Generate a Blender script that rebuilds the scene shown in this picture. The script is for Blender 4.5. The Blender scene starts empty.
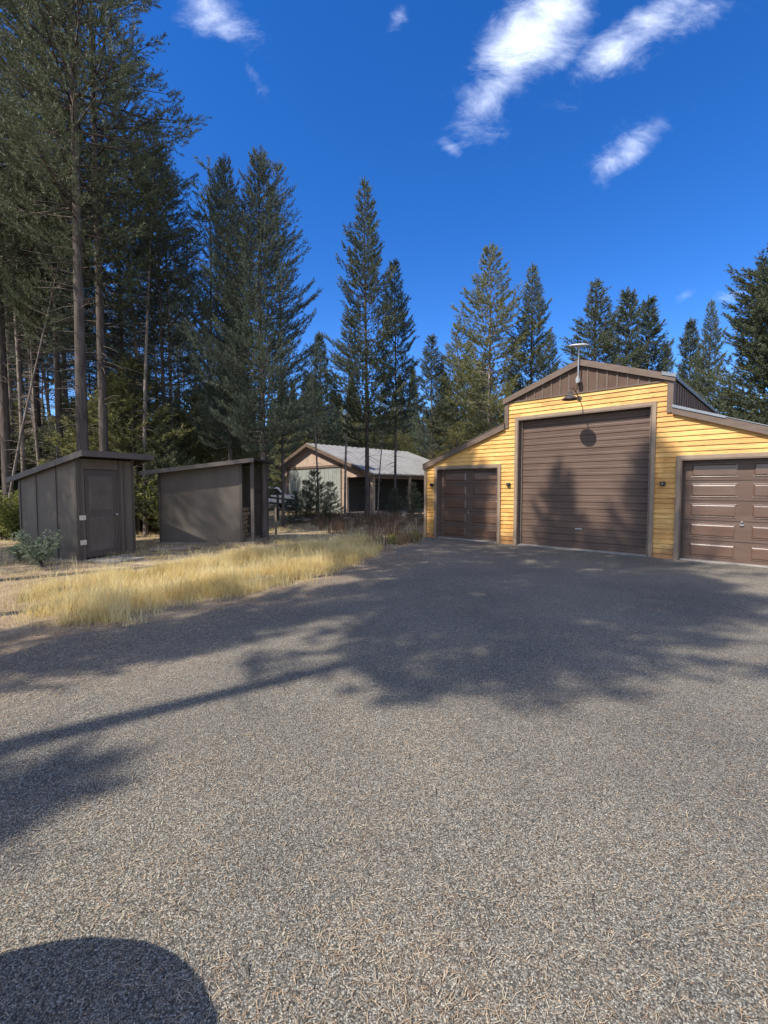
import bpy, math, random
import numpy as np
from mathutils import Vector, Matrix
R = math.radians
rnd = random.Random(7)
rng = np.random.default_rng(11)
scene = bpy.context.scene
COL = scene.collection

# ------------------------------------------------------------------ camera
CH, F, PITCH = 1.65, 452.0, math.atan(24/452.0)
cd = bpy.data.cameras.new('camera'); cam = bpy.data.objects.new('camera', cd); COL.objects.link(cam)
cam.location = (0, 0, CH); cam.rotation_euler = (math.pi/2 - PITCH, 0, 0)
cd.sensor_fit = 'VERTICAL'; cd.sensor_height = 36; cd.lens = F/1024*36
cd.clip_start = 0.05; cd.clip_end = 2000
scene.camera = cam

# ------------------------------------------------------------------ light
SUN_AZ, SUN_EL = R(56), R(48)              # azimuth towards which the light travels, from +Y to +X
LD = Vector((math.sin(SUN_AZ)*math.cos(SUN_EL), math.cos(SUN_AZ)*math.cos(SUN_EL), -math.sin(SUN_EL)))
sd = bpy.data.lights.new('sun', 'SUN'); sun = bpy.data.objects.new('sun', sd); COL.objects.link(sun)
sd.energy = 3.9; sd.angle = R(0.53); sd.color = (1.0, 0.95, 0.87)
sun.rotation_euler = LD.to_track_quat('-Z', 'Y').to_euler(); sun.location = (-20, -15, 30)

scene.view_settings.view_transform = 'Standard'; scene.view_settings.look = 'None'
scene.view_settings.exposure = 0.74; scene.view_settings.gamma = 1; scene.view_settings.use_curve_mapping = False

def ray(px, py):
    a = (px-384)/F; b = -(py-512)/F
    return Vector((a, math.cos(PITCH)+b*math.sin(PITCH), b*math.cos(PITCH)-math.sin(PITCH)))

W = bpy.data.worlds.new('World'); scene.world = W; W.use_nodes = True
nt = W.node_tree; nt.nodes.clear()
def N(tree, typ, **kw):
    n = tree.nodes.new(typ)
    for k, v in kw.items(): setattr(n, k, v)
    return n
def M_(tree, op, a, b=None, c=None, clamp=False):
    n = tree.nodes.new('ShaderNodeMath'); n.operation = op; n.use_clamp = clamp
    for i, v in enumerate((a, b, c)):
        if v is None: continue
        if isinstance(v, (int, float)): n.inputs[i].default_value = v
        else: tree.links.new(v, n.inputs[i])
    return n.outputs[0]
sky = N(nt, 'ShaderNodeTexSky', sky_type='NISHITA'); sky.sun_disc = False
sky.sun_elevation = SUN_EL; sky.sun_rotation = SUN_AZ + math.pi
sky.altitude = 1300; sky.air_density = 1.0; sky.dust_density = 0.25; sky.ozone_density = 4.0
hsv = N(nt, 'ShaderNodeHueSaturation'); hsv.inputs['Saturation'].default_value = 1.31; hsv.inputs['Value'].default_value = 1.10
hsv.inputs['Hue'].default_value = 0.512
nt.links.new(sky.outputs[0], hsv.inputs['Color'])
tc = N(nt, 'ShaderNodeTexCoord'); sep = N(nt, 'ShaderNodeSeparateXYZ'); nt.links.new(tc.outputs['Generated'], sep.inputs[0])
dy = M_(nt, 'MAXIMUM', sep.outputs[1], 0.02)
gx = M_(nt, 'DIVIDE', sep.outputs[0], dy); gz = M_(nt, 'DIVIDE', sep.outputs[2], dy)
comb = N(nt, 'ShaderNodeCombineXYZ'); nt.links.new(gx, comb.inputs[0]); nt.links.new(gz, comb.inputs[1])
mp = N(nt, 'ShaderNodeMapping'); mp.inputs['Rotation'].default_value = (0, 0, R(-38)); mp.inputs['Scale'].default_value = (3.6, 6.4, 1)
nt.links.new(comb.outputs[0], mp.inputs[0])
nz = N(nt, 'ShaderNodeTexNoise'); nz.inputs['Scale'].default_value = 1.6; nz.inputs['Detail'].default_value = 9; nz.inputs['Roughness'].default_value = 0.68
nz.inputs['Distortion'].default_value = 0.4
nt.links.new(mp.outputs[0], nz.inputs['Vector'])
nz2 = N(nt, 'ShaderNodeTexNoise'); nz2.inputs['Scale'].default_value = 14; nz2.inputs['Detail'].default_value = 6; nz2.inputs['Roughness'].default_value = 0.6
nt.links.new(comb.outputs[0], nz2.inputs['Vector'])
# cloud banks of the sky: (pixel centre, half length, half width, tilt, density)
clouds = [(545, 22, 86, 36, 48, 1.15), (503, 80, 50, 22, 52, 1.1), (560, 60, 30, 14, 45, .7), (640, 28, 85, 20, 37, 1.0), (625, 152, 46, 17, 38, .85), (560, 10, 90, 22, 38, .55), (214, 10, 42, 22, -42, 1.0),
          (254, 76, 16, 8, -50, .55), (396, 18, 20, 8, 55, .5), (452, 149, 13, 7, -40, .55), (683, 296, 12, 5, 30, .5), (735, 297, 20, 8, 10, .65),
          (700, 10, 70, 18, 30, .5)]
tot = None
for (px, py, a, b, ang, dens) in clouds:
    d0 = ray(px, py); cx0, cz0 = d0.x/d0.y, d0.z/d0.y
    ca, sa = math.cos(R(ang)), math.sin(R(ang))
    u = M_(nt, 'SUBTRACT', gx, cx0); v = M_(nt, 'SUBTRACT', gz, cz0)
    al = M_(nt, 'ADD', M_(nt, 'MULTIPLY', u, ca*F/a), M_(nt, 'MULTIPLY', v, sa*F/a))
    ac = M_(nt, 'ADD', M_(nt, 'MULTIPLY', u, -sa*F/b), M_(nt, 'MULTIPLY', v, ca*F/b))
    r2 = M_(nt, 'ADD', M_(nt, 'MULTIPLY', al, al), M_(nt, 'MULTIPLY', ac, ac))
    g = M_(nt, 'MULTIPLY', M_(nt, 'EXPONENT', M_(nt, 'MULTIPLY', r2, -0.8)), dens)
    tot = g if tot is None else M_(nt, 'MAXIMUM', tot, g)
nsum = M_(nt, 'ADD', M_(nt, 'MULTIPLY', M_(nt, 'SUBTRACT', nz.outputs[0], 0.5), 2.0), M_(nt, 'MULTIPLY', M_(nt, 'SUBTRACT', nz2.outputs[0], 0.5), 0.55))
dens = M_(nt, 'ADD', tot, nsum)
mr = N(nt, 'ShaderNodeMapRange'); mr.interpolation_type = 'SMOOTHSTEP'
mr.inputs['From Min'].default_value = 0.25; mr.inputs['From Max'].default_value = 2.2
nt.links.new(dens, mr.inputs['Value'])
gate = M_(nt, 'GREATER_THAN', sep.outputs[1], 0.03)
gate2 = M_(nt, 'MULTIPLY', tot, 8, clamp=True)
fac = M_(nt, 'MULTIPLY', M_(nt, 'MULTIPLY', mr.outputs[0], gate), gate2)
nz3 = N(nt, 'ShaderNodeTexNoise'); nz3.inputs['Scale'].default_value = 2.6; nz3.inputs['Detail'].default_value = 8; nz3.inputs['Roughness'].default_value = 0.6  # unseen clouds behind and overhead, added as white fill light
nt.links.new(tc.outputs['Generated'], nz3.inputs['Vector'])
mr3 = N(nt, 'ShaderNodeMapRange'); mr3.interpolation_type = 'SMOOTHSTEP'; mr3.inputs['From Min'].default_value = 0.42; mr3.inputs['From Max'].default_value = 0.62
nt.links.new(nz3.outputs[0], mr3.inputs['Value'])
rear_fill = N(nt, 'ShaderNodeMapRange'); rear_fill.inputs['From Min'].default_value = 0.30; rear_fill.inputs['From Max'].default_value = -0.05; nt.links.new(sep.outputs[1], rear_fill.inputs['Value'])
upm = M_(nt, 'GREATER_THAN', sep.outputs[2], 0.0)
fac = M_(nt, 'MAXIMUM', fac, M_(nt, 'MULTIPLY', M_(nt, 'MULTIPLY', mr3.outputs[0], rear_fill.outputs[0]), M_(nt, 'MULTIPLY', upm, 0.7)))
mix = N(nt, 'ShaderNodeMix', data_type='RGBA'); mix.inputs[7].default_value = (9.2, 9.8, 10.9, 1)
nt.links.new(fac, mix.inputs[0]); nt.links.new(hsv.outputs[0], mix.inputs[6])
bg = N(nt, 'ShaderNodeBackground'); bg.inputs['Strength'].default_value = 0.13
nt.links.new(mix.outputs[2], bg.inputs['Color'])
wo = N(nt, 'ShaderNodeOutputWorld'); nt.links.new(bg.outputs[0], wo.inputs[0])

# ------------------------------------------------------------------ helpers
def G(px, py, z=0.0):
    d = ray(px, py); t = (z-CH)/d.z
    return Vector((d.x*t, d.y*t))
def at(px, Y):
    return Vector(((px-384)/F*Y, Y))
def top_height(py, Y):
    d = ray(384, py); return CH + Y*d.z/d.y
def sh(a, p):        # point given along / across the direction the sunlight travels
    s, c = math.sin(SUN_AZ), math.cos(SUN_AZ)
    return Vector((a*s - p*c, a*c + p*s))

class MB:
    def __init__(s): s.v = []; s.f = []
    def add(s, vs, fs):
        o = len(s.v); s.v += [tuple(v) for v in vs]; s.f += [tuple(i+o for i in f) for f in fs]; return s
    def box(s, x0, x1, y0, y1, z0, z1):
        return s.add([(x0,y0,z0),(x1,y0,z0),(x1,y1,z0),(x0,y1,z0),(x0,y0,z1),(x1,y0,z1),(x1,y1,z1),(x0,y1,z1)],
                     [(0,3,2,1),(4,5,6,7),(0,1,5,4),(1,2,6,5),(2,3,7,6),(3,0,4,7)])
    def prism_y(s, poly, y0, y1):        # polygon in xz extruded along y
        n = len(poly)
        vs = [(x,y0,z) for x,z in poly] + [(x,y1,z) for x,z in poly]
        return s.add(vs, [tuple(range(n)), tuple(range(2*n-1,n-1,-1))] + [(i,i+n,(i+1)%n+n,(i+1)%n) for i in range(n)])
    def bar(s, a, b, w, h, up=(0,0,1)):
        a = Vector(a); b = Vector(b); d = (b-a).normalized(); sd = d.cross(Vector(up)).normalized(); u = sd.cross(d)
        vs = []
        for p in (a, b):
            for i, j in ((-1,-1),(1,-1),(1,1),(-1,1)): vs.append(p + sd*(i*w/2) + u*(j*h/2))
        return s.add(vs, [(3,2,1,0),(4,5,6,7),(0,1,5,4),(1,2,6,5),(2,3,7,6),(3,0,4,7)])
    def tube(s, pts, rad, n=8, cap=True):
        pts = [Vector(p) for p in pts]; vs = []; fs = []
        if isinstance(rad, (int, float)): rad = [rad]*len(pts)
        for i, p in enumerate(pts):
            d = (pts[min(i+1, len(pts)-1)] - pts[max(i-1, 0)]).normalized()
            ref = Vector((1,0,0)) if abs(d.x) < 0.9 else Vector((0,1,0))
            e1 = d.cross(ref).normalized(); e2 = d.cross(e1)
            for k in range(n):
                t = 2*math.pi*k/n; vs.append(p + (e1*math.cos(t)+e2*math.sin(t))*rad[i])
        for i in range(len(pts)-1):
            for k in range(n):
                fs.append((i*n+k, i*n+(k+1)%n, (i+1)*n+(k+1)%n, (i+1)*n+k))
        if cap: fs.append(tuple(range(n-1,-1,-1))); fs.append(tuple((len(pts)-1)*n+k for k in range(n)))
        return s.add(vs, fs)
    def lathe(s, prof, n=24, c=(0,0,0)):
        vs = []; fs = []
        for r, z in prof:
            for k in range(n):
                t = 2*math.pi*k/n; vs.append((c[0]+r*math.cos(t), c[1]+r*math.sin(t), c[2]+z))
        for i in range(len(prof)-1):
            for k in range(n): fs.append((i*n+k, i*n+(k+1)%n, (i+1)*n+(k+1)%n, (i+1)*n+k))
        return s.add(vs, fs)
    def build(s, name, mat, parent=None, smooth=False, bevel=0):
        me = bpy.data.meshes.new(name); me.from_pydata(s.v, [], s.f); me.update()
        import bmesh
        bm = bmesh.new(); bm.from_mesh(me); bmesh.ops.recalc_face_normals(bm, faces=bm.faces); bm.to_mesh(me); bm.free()
        me.materials.append(mat)
        if smooth: me.polygons.foreach_set('use_smooth', [True]*len(me.polygons))
        o = bpy.data.objects.new(name, me); COL.objects.link(o)
        if parent: o.parent = parent
        if bevel:
            m = o.modifiers.new('bevel', 'BEVEL'); m.width = bevel; m.segments = 2; m.limit_method = 'ANGLE'
        return o
def mesh_np(name, verts, k, mat, parent=None, tint=None, link=True):   # verts (n*k,3): every k verts one face
    n = len(verts)//k
    me = bpy.data.meshes.new(name)
    me.vertices.add(len(verts)); me.vertices.foreach_set('co', verts.astype(np.float32).ravel())
    me.loops.add(n*k); me.loops.foreach_set('vertex_index', np.arange(n*k, dtype=np.int32))
    me.polygons.add(n); me.polygons.foreach_set('loop_start', np.arange(0, n*k, k, dtype=np.int32))
    me.update(calc_edges=True)
    if tint is not None:
        a = me.attributes.new('tint', 'FLOAT', 'POINT'); a.data.foreach_set('value', tint.astype(np.float32))
    me.materials.append(mat)
    if not link: return me
    o = bpy.data.objects.new(name, me); COL.objects.link(o)
    if parent: o.parent = parent
    return o
def tag(o, label=None, cat=None, group=None, kind=None):
    if label: o['label'] = label
    if cat: o['category'] = cat
    if group: o['group'] = group
    if kind: o['kind'] = kind
    return o
def empty(name, loc, rz=0, scale=1):
    o = bpy.data.objects.new(name, None); COL.objects.link(o); o.location = loc; o.rotation_euler = (0,0,rz); o.scale = (scale,)*3
    o.empty_display_size = 0.2
    return o

# ------------------------------------------------------------------ materials
def mat_base(name, rough=0.7, spec=0.3, metal=0.0):
    m = bpy.data.materials.new(name); m.use_nodes = True
    b = m.node_tree.nodes['Principled BSDF']
    b.inputs['Roughness'].default_value = rough; b.inputs['Specular IOR Level'].default_value = spec; b.inputs['Metallic'].default_value = metal
    return m, m.node_tree, b
def ramp(t, fac, stops):
    r = N(t, 'ShaderNodeValToRGB'); e = r.color_ramp.elements
    while len(e) < len(stops): e.new(0.5)
    for i, (p, c) in enumerate(stops): e[i].position = p; e[i].color = (*c, 1)
    t.links.new(fac, r.inputs[0]); return r.outputs[0]
def noise(t, scale, detail=4, rough=0.55, vec=None, stretch=None, coord='Object', dist=0):
    n = N(t, 'ShaderNodeTexNoise'); n.inputs['Scale'].default_value = scale; n.inputs['Detail'].default_value = detail
    n.inputs['Roughness'].default_value = rough; n.inputs['Distortion'].default_value = dist
    if vec is None:
        c = N(t, 'ShaderNodeTexCoord'); vec = c.outputs[coord]
    if stretch:
        mpn = N(t, 'ShaderNodeMapping'); mpn.inputs['Scale'].default_value = stretch; t.links.new(vec, mpn.inputs[0]); vec = mpn.outputs[0]
    t.links.new(vec, n.inputs['Vector']); return n.outputs[0]
def mixc(t, fac, a, b, mode='MIX'):
    m = N(t, 'ShaderNodeMix', data_type='RGBA', blend_type=mode)
    for i, v in ((0, fac), (6, a), (7, b)):
        if isinstance(v, (int, float)): m.inputs[i].default_value = v
        elif isinstance(v, tuple): m.inputs[i].default_value = (*v, 1)
        else: t.links.new(v, m.inputs[i])
    return m.outputs[2]
def bump(t, b, h, strength=0.4, dist=0.01):
    n = N(t, 'ShaderNodeBump'); n.inputs['Strength'].default_value = strength; n.inputs['Distance'].default_value = dist
    t.links.new(h, n.inputs['Height']); t.links.new(n.outputs[0], b.inputs['Normal'])
def mottled(name, c1, c2, scale=3, rough=0.7, spec=0.3, metal=0.0, stretch=None, bs=0.15, fine=40):
    m, t, b = mat_base(name, rough, spec, metal)
    n1 = noise(t, scale, 5, 0.6, stretch=stretch)
    n2 = noise(t, fine, 3, 0.6, stretch=stretch)
    f = M_(t, 'ADD', M_(t, 'MULTIPLY', n1, 0.7), M_(t, 'MULTIPLY', n2, 0.3))
    t.links.new(ramp(t, f, [(0.35, c1), (0.65, c2)]), b.inputs['Base Color'])
    if bs: bump(t, b, n2, bs, 0.004)
    return m

def make_siding():
    m, t, b = mat_base('honey cedar siding', 0.55, 0.35)
    c = N(t, 'ShaderNodeTexCoord'); s = N(t, 'ShaderNodeSeparateXYZ'); t.links.new(c.outputs['Object'], s.inputs[0])
    row = M_(t, 'FLOOR', M_(t, 'DIVIDE', M_(t, 'ADD', s.outputs[2], 0.001), EXPO))
    off = N(t, 'ShaderNodeTexWhiteNoise', noise_dimensions='1D'); t.links.new(row, off.inputs['W'])
    col = M_(t, 'FLOOR', M_(t, 'ADD', M_(t, 'DIVIDE', s.outputs[0], 2.6), M_(t, 'MULTIPLY', off.outputs[0], 3.0)))
    cell = N(t, 'ShaderNodeCombineXYZ'); t.links.new(row, cell.inputs[0]); t.links.new(col, cell.inputs[1])
    wn = N(t, 'ShaderNodeTexWhiteNoise', noise_dimensions='3D'); t.links.new(cell.outputs[0], wn.inputs['Vector'])
    board = ramp(t, wn.outputs[0], [(0.0, (0.62, 0.32, 0.085)), (0.5, (0.72, 0.41, 0.115)), (1.0, (0.78, 0.48, 0.155))])
    sh_ = N(t, 'ShaderNodeVectorMath', operation='SCALE'); sh_.inputs['Scale'].default_value = 13.7; t.links.new(wn.outputs[1], sh_.inputs[0])
    ad = N(t, 'ShaderNodeVectorMath', operation='ADD'); t.links.new(c.outputs['Object'], ad.inputs[0]); t.links.new(sh_.outputs[0], ad.inputs[1])
    g = noise(t, 4, 6, 0.62, vec=ad.outputs[0], stretch=(0.5, 1, 9), dist=1.2)
    grain = ramp(t, g, [(0.3, (0.60, 0.50, 0.42)), (0.5, (1, 1, 1)), (0.75, (1.08, 1.05, 1.0))])
    c1 = mixc(t, 1.0, board, grain, 'MULTIPLY')
    k = N(t, 'ShaderNodeTexVoronoi'); k.inputs['Scale'].default_value = 1.0
    mpn = N(t, 'ShaderNodeMapping'); mpn.inputs['Scale'].default_value = (2.2, 1, 7.0); t.links.new(ad.outputs[0], mpn.inputs[0]); t.links.new(mpn.outputs[0], k.inputs['Vector'])
    kn = ramp(t, k.outputs['Distance'], [(0.05, (0.25, 0.1, 0.04)), (0.13, (1, 1, 1))])
    c2 = mixc(t, 0.7, c1, kn, 'MULTIPLY')
    stain = ramp(t, noise(t, 0.9, 4, 0.6), [(0.38, (0.78, 0.62, 0.5)), (0.6, (1, 1, 1))])
    c3 = mixc(t, 0.6, c2, stain, 'MULTIPLY')
    sp_ = M_(t, 'ADD', s.outputs[2], M_(t, 'MULTIPLY', noise(t, 2.2, 5, 0.65), 0.5))      # rain splash at the foot
    fs_ = N(t, 'ShaderNodeMapRange'); fs_.inputs['From Min'].default_value = 0.34; fs_.inputs['From Max'].default_value = 0.62; fs_.inputs['To Min'].default_value = 0.75; fs_.inputs['To Max'].default_value = 0.0
    t.links.new(sp_, fs_.inputs['Value'])
    t.links.new(mixc(t, fs_.outputs[0], c3, (0.20, 0.085, 0.035)), b.inputs['Base Color'])
    bump(t, b, g, 0.25, 0.004)
    return m
EXPO = 0.118
MAT = {}
MAT['siding'] = make_siding()
MAT['brown_metal'] = mottled('brown painted metal', (0.10, 0.062, 0.043), (0.145, 0.095, 0.068), 2.2, 0.6, 0.12)
MAT['trim'] = mottled('brown trim paint', (0.12, 0.08, 0.056), (0.17, 0.12, 0.088), 3, 0.5, 0.4, stretch=(1, 1, 4))
MAT['tan_trim'] = mottled('taupe door trim', (0.24, 0.165, 0.105), (0.31, 0.225, 0.15), 3, 0.55, 0.4)
MAT['door'] = mottled('brown garage door paint', (0.10, 0.060, 0.041), (0.145, 0.09, 0.064), 2.0, 0.5, 0.35, stretch=(0.6, 1, 3), bs=0.12, fine=60)
MAT['roof_dark'] = mottled('brown roof metal', (0.11, 0.095, 0.085), (0.17, 0.15, 0.135), 2, 0.32, 0.6, 0.35)
MAT['flash'] = mottled('bright metal flashing', (0.35, 0.32, 0.29), (0.5, 0.47, 0.43), 4, 0.28, 0.6, 0.8)
MAT['black'] = mottled('black metal', (0.012, 0.012, 0.012), (0.03, 0.028, 0.026), 8, 0.5, 0.4)
MAT['bronze'] = mottled('bronze lamp metal', (0.06, 0.048, 0.04), (0.12, 0.10, 0.085), 6, 0.35, 0.5, 0.4)
MAT['galv'] = mottled('galvanised pole', (0.32, 0.32, 0.31), (0.48, 0.47, 0.45), 9, 0.4, 0.5, 0.6)
MAT['dish'] = mottled('off white plastic', (0.50, 0.49, 0.46), (0.62, 0.61, 0.58), 4, 0.45, 0.4)
MAT['shed'] = mottled('dark taupe shed paint', (0.09, 0.072, 0.055), (0.135, 0.11, 0.085), 1.6, 0.6, 0.3, stretch=(1, 1, 0.35), bs=0.3, fine=30)
MAT['shed_door'] = mottled('brown shed door paint', (0.060, 0.047, 0.038), (0.085, 0.068, 0.055), 2, 0.5, 0.35, stretch=(1, 1, 0.4))
MAT['shed_trim'] = mottled('shed roof edge boards', (0.07, 0.056, 0.045), (0.115, 0.095, 0.078), 2.5, 0.55, 0.35, stretch=(1, 1, 1))
MAT['shingle'] = mottled('dark rolled roofing', (0.03, 0.028, 0.027), (0.065, 0.06, 0.055), 6, 0.85, 0.2)
MAT['hinge'] = mottled('worn galvanised strap', (0.45, 0.38, 0.30), (0.62, 0.56, 0.46), 20, 0.5, 0.4, 0.2)
MAT['concrete'] = mottled('pale concrete', (0.24, 0.21, 0.18), (0.36, 0.32, 0.28), 5, 0.85, 0.2)
MAT['barn_wall'] = mottled('pinkish tan barn boards', (0.36, 0.26, 0.19), (0.50, 0.37, 0.28), 1.5, 0.7, 0.25, stretch=(3, 3, 0.4))
MAT['barn_door'] = mottled('pale grey green door', (0.22, 0.23, 0.20), (0.33, 0.34, 0.30), 1.5, 0.55, 0.35)
MAT['barn_roof'] = mottled('pale grey sheet roof', (0.26, 0.245, 0.22), (0.36, 0.34, 0.305), 1.2, 0.45, 0.5, 0.15)
MAT['white'] = mottled('white vehicle paint', (0.72, 0.72, 0.70), (0.8, 0.8, 0.78), 3, 0.3, 0.5, bs=0)
MAT['glass'] = mottled('dark window glass', (0.02, 0.025, 0.03), (0.03, 0.035, 0.04), 3, 0.08, 0.7, bs=0)
MAT['rubber'] = mottled('tyre rubber', (0.02, 0.02, 0.02), (0.035, 0.035, 0.035), 10, 0.85, 0.2)
MAT['wood'] = mottled('weathered grey wood', (0.16, 0.12, 0.09), (0.30, 0.24, 0.19), 3, 0.85, 0.15, stretch=(1, 1, 1), bs=0.4, fine=25)
MAT['firewood'] = mottled('split firewood', (0.22, 0.14, 0.08), (0.42, 0.29, 0.18), 5, 0.85, 0.15, bs=0.4)
MAT['shadow_caster'] = mottled('shadow caster grey', (0.18, 0.17, 0.16), (0.33, 0.31, 0.29), 3, 0.9, 0.15, bs=0.4)

def make_bark(name, c1, c2):
    m, t, b = mat_base(name, 0.9, 0.1)
    n1 = noise(t, 6, 5, 0.65, stretch=(1.6, 1.6, 0.28), dist=0.6)
    n2 = noise(t, 0.5, 3, 0.5)
    f = M_(t, 'ADD', M_(t, 'MULTIPLY', n1, 0.75), M_(t, 'MULTIPLY', n2, 0.25))
    t.links.new(ramp(t, f, [(0.36, c1), (0.64, c2)]), b.inputs['Base Color']); bump(t, b, n1, 0.9, 0.03); return m
MAT['bark'] = make_bark('pine bark', (0.05, 0.039, 0.033), (0.165, 0.132, 0.11))
MAT['bark_light'] = make_bark('pale lodgepole bark', (0.11, 0.088, 0.07), (0.34, 0.28, 0.23))
def make_foliage(name, dark, mid, lite, trans=0.25, rough=0.55):
    m = bpy.data.materials.new(name); m.use_nodes = True; t = m.node_tree; t.nodes.clear()
    at_ = N(t, 'ShaderNodeAttribute', attribute_name='tint')
    oi = N(t, 'ShaderNodeObjectInfo')
    nn = noise(t, 0.45, 3, 0.5)
    f = M_(t, 'ADD', M_(t, 'MULTIPLY', at_.outputs['Fac'], 0.6), M_(t, 'ADD', M_(t, 'MULTIPLY', nn, 0.25), M_(t, 'MULTIPLY', oi.outputs['Random'], 0.15)))
    c = ramp(t, f, [(0.15, dark), (0.5, mid), (0.9, lite)])
    b = N(t, 'ShaderNodeBsdfPrincipled'); b.inputs['Roughness'].default_value = rough; b.inputs['Specular IOR Level'].default_value = 0.35
    tr = N(t, 'ShaderNodeBsdfTranslucent'); mx = N(t, 'ShaderNodeMixShader'); mx.inputs[0].default_value = trans
    t.links.new(c, b.inputs['Base Color']); t.links.new(c, tr.inputs['Color'])
    t.links.new(b.outputs[0], mx.inputs[1]); t.links.new(tr.outputs[0], mx.inputs[2])
    o = N(t, 'ShaderNodeOutputMaterial'); t.links.new(mx.outputs[0], o.inputs[0]); return m
MAT['needles'] = make_foliage('pine needles green', (0.055, 0.066, 0.034), (0.12, 0.135, 0.068), (0.22, 0.225, 0.12), 0.28)
MAT['needles_b'] = make_foliage('blue green needles', (0.05, 0.064, 0.042), (0.105, 0.126, 0.08), (0.19, 0.205, 0.14), 0.28)
MAT['needles_y'] = make_foliage('yellow green needles', (0.13, 0.135, 0.05), (0.24, 0.235, 0.09), (0.36, 0.34, 0.15), 0.4)
MAT['leaf'] = make_foliage('understory leaves', (0.10, 0.12, 0.03), (0.22, 0.23, 0.055), (0.40, 0.36, 0.10), 0.45)
MAT['sage'] = make_foliage('pale sage leaves', (0.20, 0.23, 0.13), (0.34, 0.37, 0.22), (0.50, 0.52, 0.34), 0.35)
MAT['straw'] = make_foliage('dry grass straw', (0.50, 0.36, 0.13), (0.78, 0.62, 0.27), (0.92, 0.80, 0.46), 0.42)
MAT['weed'] = make_foliage('brown dry weeds', (0.10, 0.06, 0.035), (0.20, 0.12, 0.07), (0.33, 0.23, 0.14), 0.2)
MAT['litter'] = make_foliage('fallen pine needles', (0.20, 0.12, 0.065), (0.42, 0.30, 0.18), (0.70, 0.58, 0.40), 0.1)

def make_drive():
    m, t, b = mat_base('chip seal gravel', 0.85, 0.25)
    c = N(t, 'ShaderNodeTexCoord'); v = c.outputs['Object']
    def vor(scale):
        k = N(t, 'ShaderNodeTexVoronoi'); k.inputs['Scale'].default_value = scale; t.links.new(v, k.inputs['Vector'])
        s = N(t, 'ShaderNodeSeparateColor'); t.links.new(k.outputs['Color'], s.inputs[0]); return k, s
    k1, s1 = vor(190); k2, s2 = vor(38)
    st = ramp(t, s1.outputs[0], [(0.0, (0.055, 0.051, 0.044)), (0.45, (0.175, 0.163, 0.138)), (0.8, (0.29, 0.27, 0.23)), (1.0, (0.50, 0.47, 0.40))])
    warm = ramp(t, s1.outputs[1], [(0.80, (1, 1, 1)), (0.9, (1.1, 0.98, 0.86)), (0.97, (1.3, 1.0, 0.78))])
    cc = mixc(t, 1.0, st, warm, 'MULTIPLY')
    gap = ramp(t, k1.outputs['Distance'], [(0.3, (1, 1, 1)), (0.75, (0.45, 0.44, 0.42))])
    cc = mixc(t, 1.0, cc, gap, 'MULTIPLY')
    big = noise(t, 0.55, 5, 0.6)
    cc = mixc(t, 1.0, cc, ramp(t, big, [(0.3, (0.78, 0.78, 0.77)), (0.7, (1.28, 1.23, 1.13))]), 'MULTIPLY')
    # ground-in needle litter: fine flecks, richer in drifts and near the grassy edge (object space)
    s = N(t, 'ShaderNodeSeparateXYZ'); t.links.new(v, s.inputs[0])
    e0, e1 = G(0, 655), G(380, 555); ed = (e1-e0).normalized()
    dist = M_(t, 'ADD', M_(t, 'MULTIPLY', s.outputs[0], ed.y), M_(t, 'MULTIPLY', s.outputs[1], -ed.x))
    dist = M_(t, 'SUBTRACT', dist, e0.x*ed.y - e0.y*ed.x)
    edge = N(t, 'ShaderNodeMapRange'); edge.inputs['From Min'].default_value = 0.0; edge.inputs['From Max'].default_value = 2.2
    edge.inputs['To Min'].default_value = 0.5; edge.inputs['To Max'].default_value = 0.0; t.links.new(dist, edge.inputs['Value'])
    fl = noise(t, 30, 3, 0.7, stretch=(1.0, 2.3, 1), dist=1.5)
    dr = noise(t, 0.9, 5, 0.65)
    f = M_(t, 'ADD', M_(t, 'ADD', fl, M_(t, 'MULTIPLY', M_(t, 'SUBTRACT', dr, 0.5), 0.75)), edge.outputs[0])
    mk = N(t, 'ShaderNodeMapRange'); mk.inputs['From Min'].default_value = 0.56; mk.inputs['From Max'].default_value = 0.72; mk.inputs['To Max'].default_value = 0.34
    t.links.new(f, mk.inputs['Value'])
    lit = ramp(t, s2.outputs[0], [(0, (0.13, 0.09, 0.065)), (0.6, (0.24, 0.175, 0.12)), (1, (0.38, 0.30, 0.21))])
    t.links.new(mixc(t, mk.outputs[0], cc, lit), b.inputs['Base Color'])
    bump(t, b, M_(t, 'SUBTRACT', 1.0, k1.outputs['Distance']), 0.5, 0.006)
    return m
MAT['drive'] = make_drive()
def make_floor():
    m, t, b = mat_base('forest floor duff', 0.95, 0.1)
    n1 = noise(t, 0.35, 5, 0.6); n2 = noise(t, 22, 4, 0.7, dist=1.0); n3 = noise(t, 2.5, 4, 0.6)
    f = M_(t, 'ADD', M_(t, 'MULTIPLY', n1, 0.35), M_(t, 'ADD', M_(t, 'MULTIPLY', n2, 0.4), M_(t, 'MULTIPLY', n3, 0.25)))
    t.links.new(ramp(t, f, [(0.34, (0.13, 0.085, 0.052)), (0.48, (0.30, 0.21, 0.13)), (0.60, (0.50, 0.40, 0.26))]), b.inputs['Base Color'])
    bump(t, b, n2, 0.8, 0.03); return m
MAT['floor'] = make_floor()

# ------------------------------------------------------------------ ground
g = MB(); g.add([(-400,-400,0),(400,-400,0),(400,400,0),(-400,400,0)], [(0,1,2,3)])
tag(g.build('ground', MAT['floor']), kind='structure')
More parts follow.
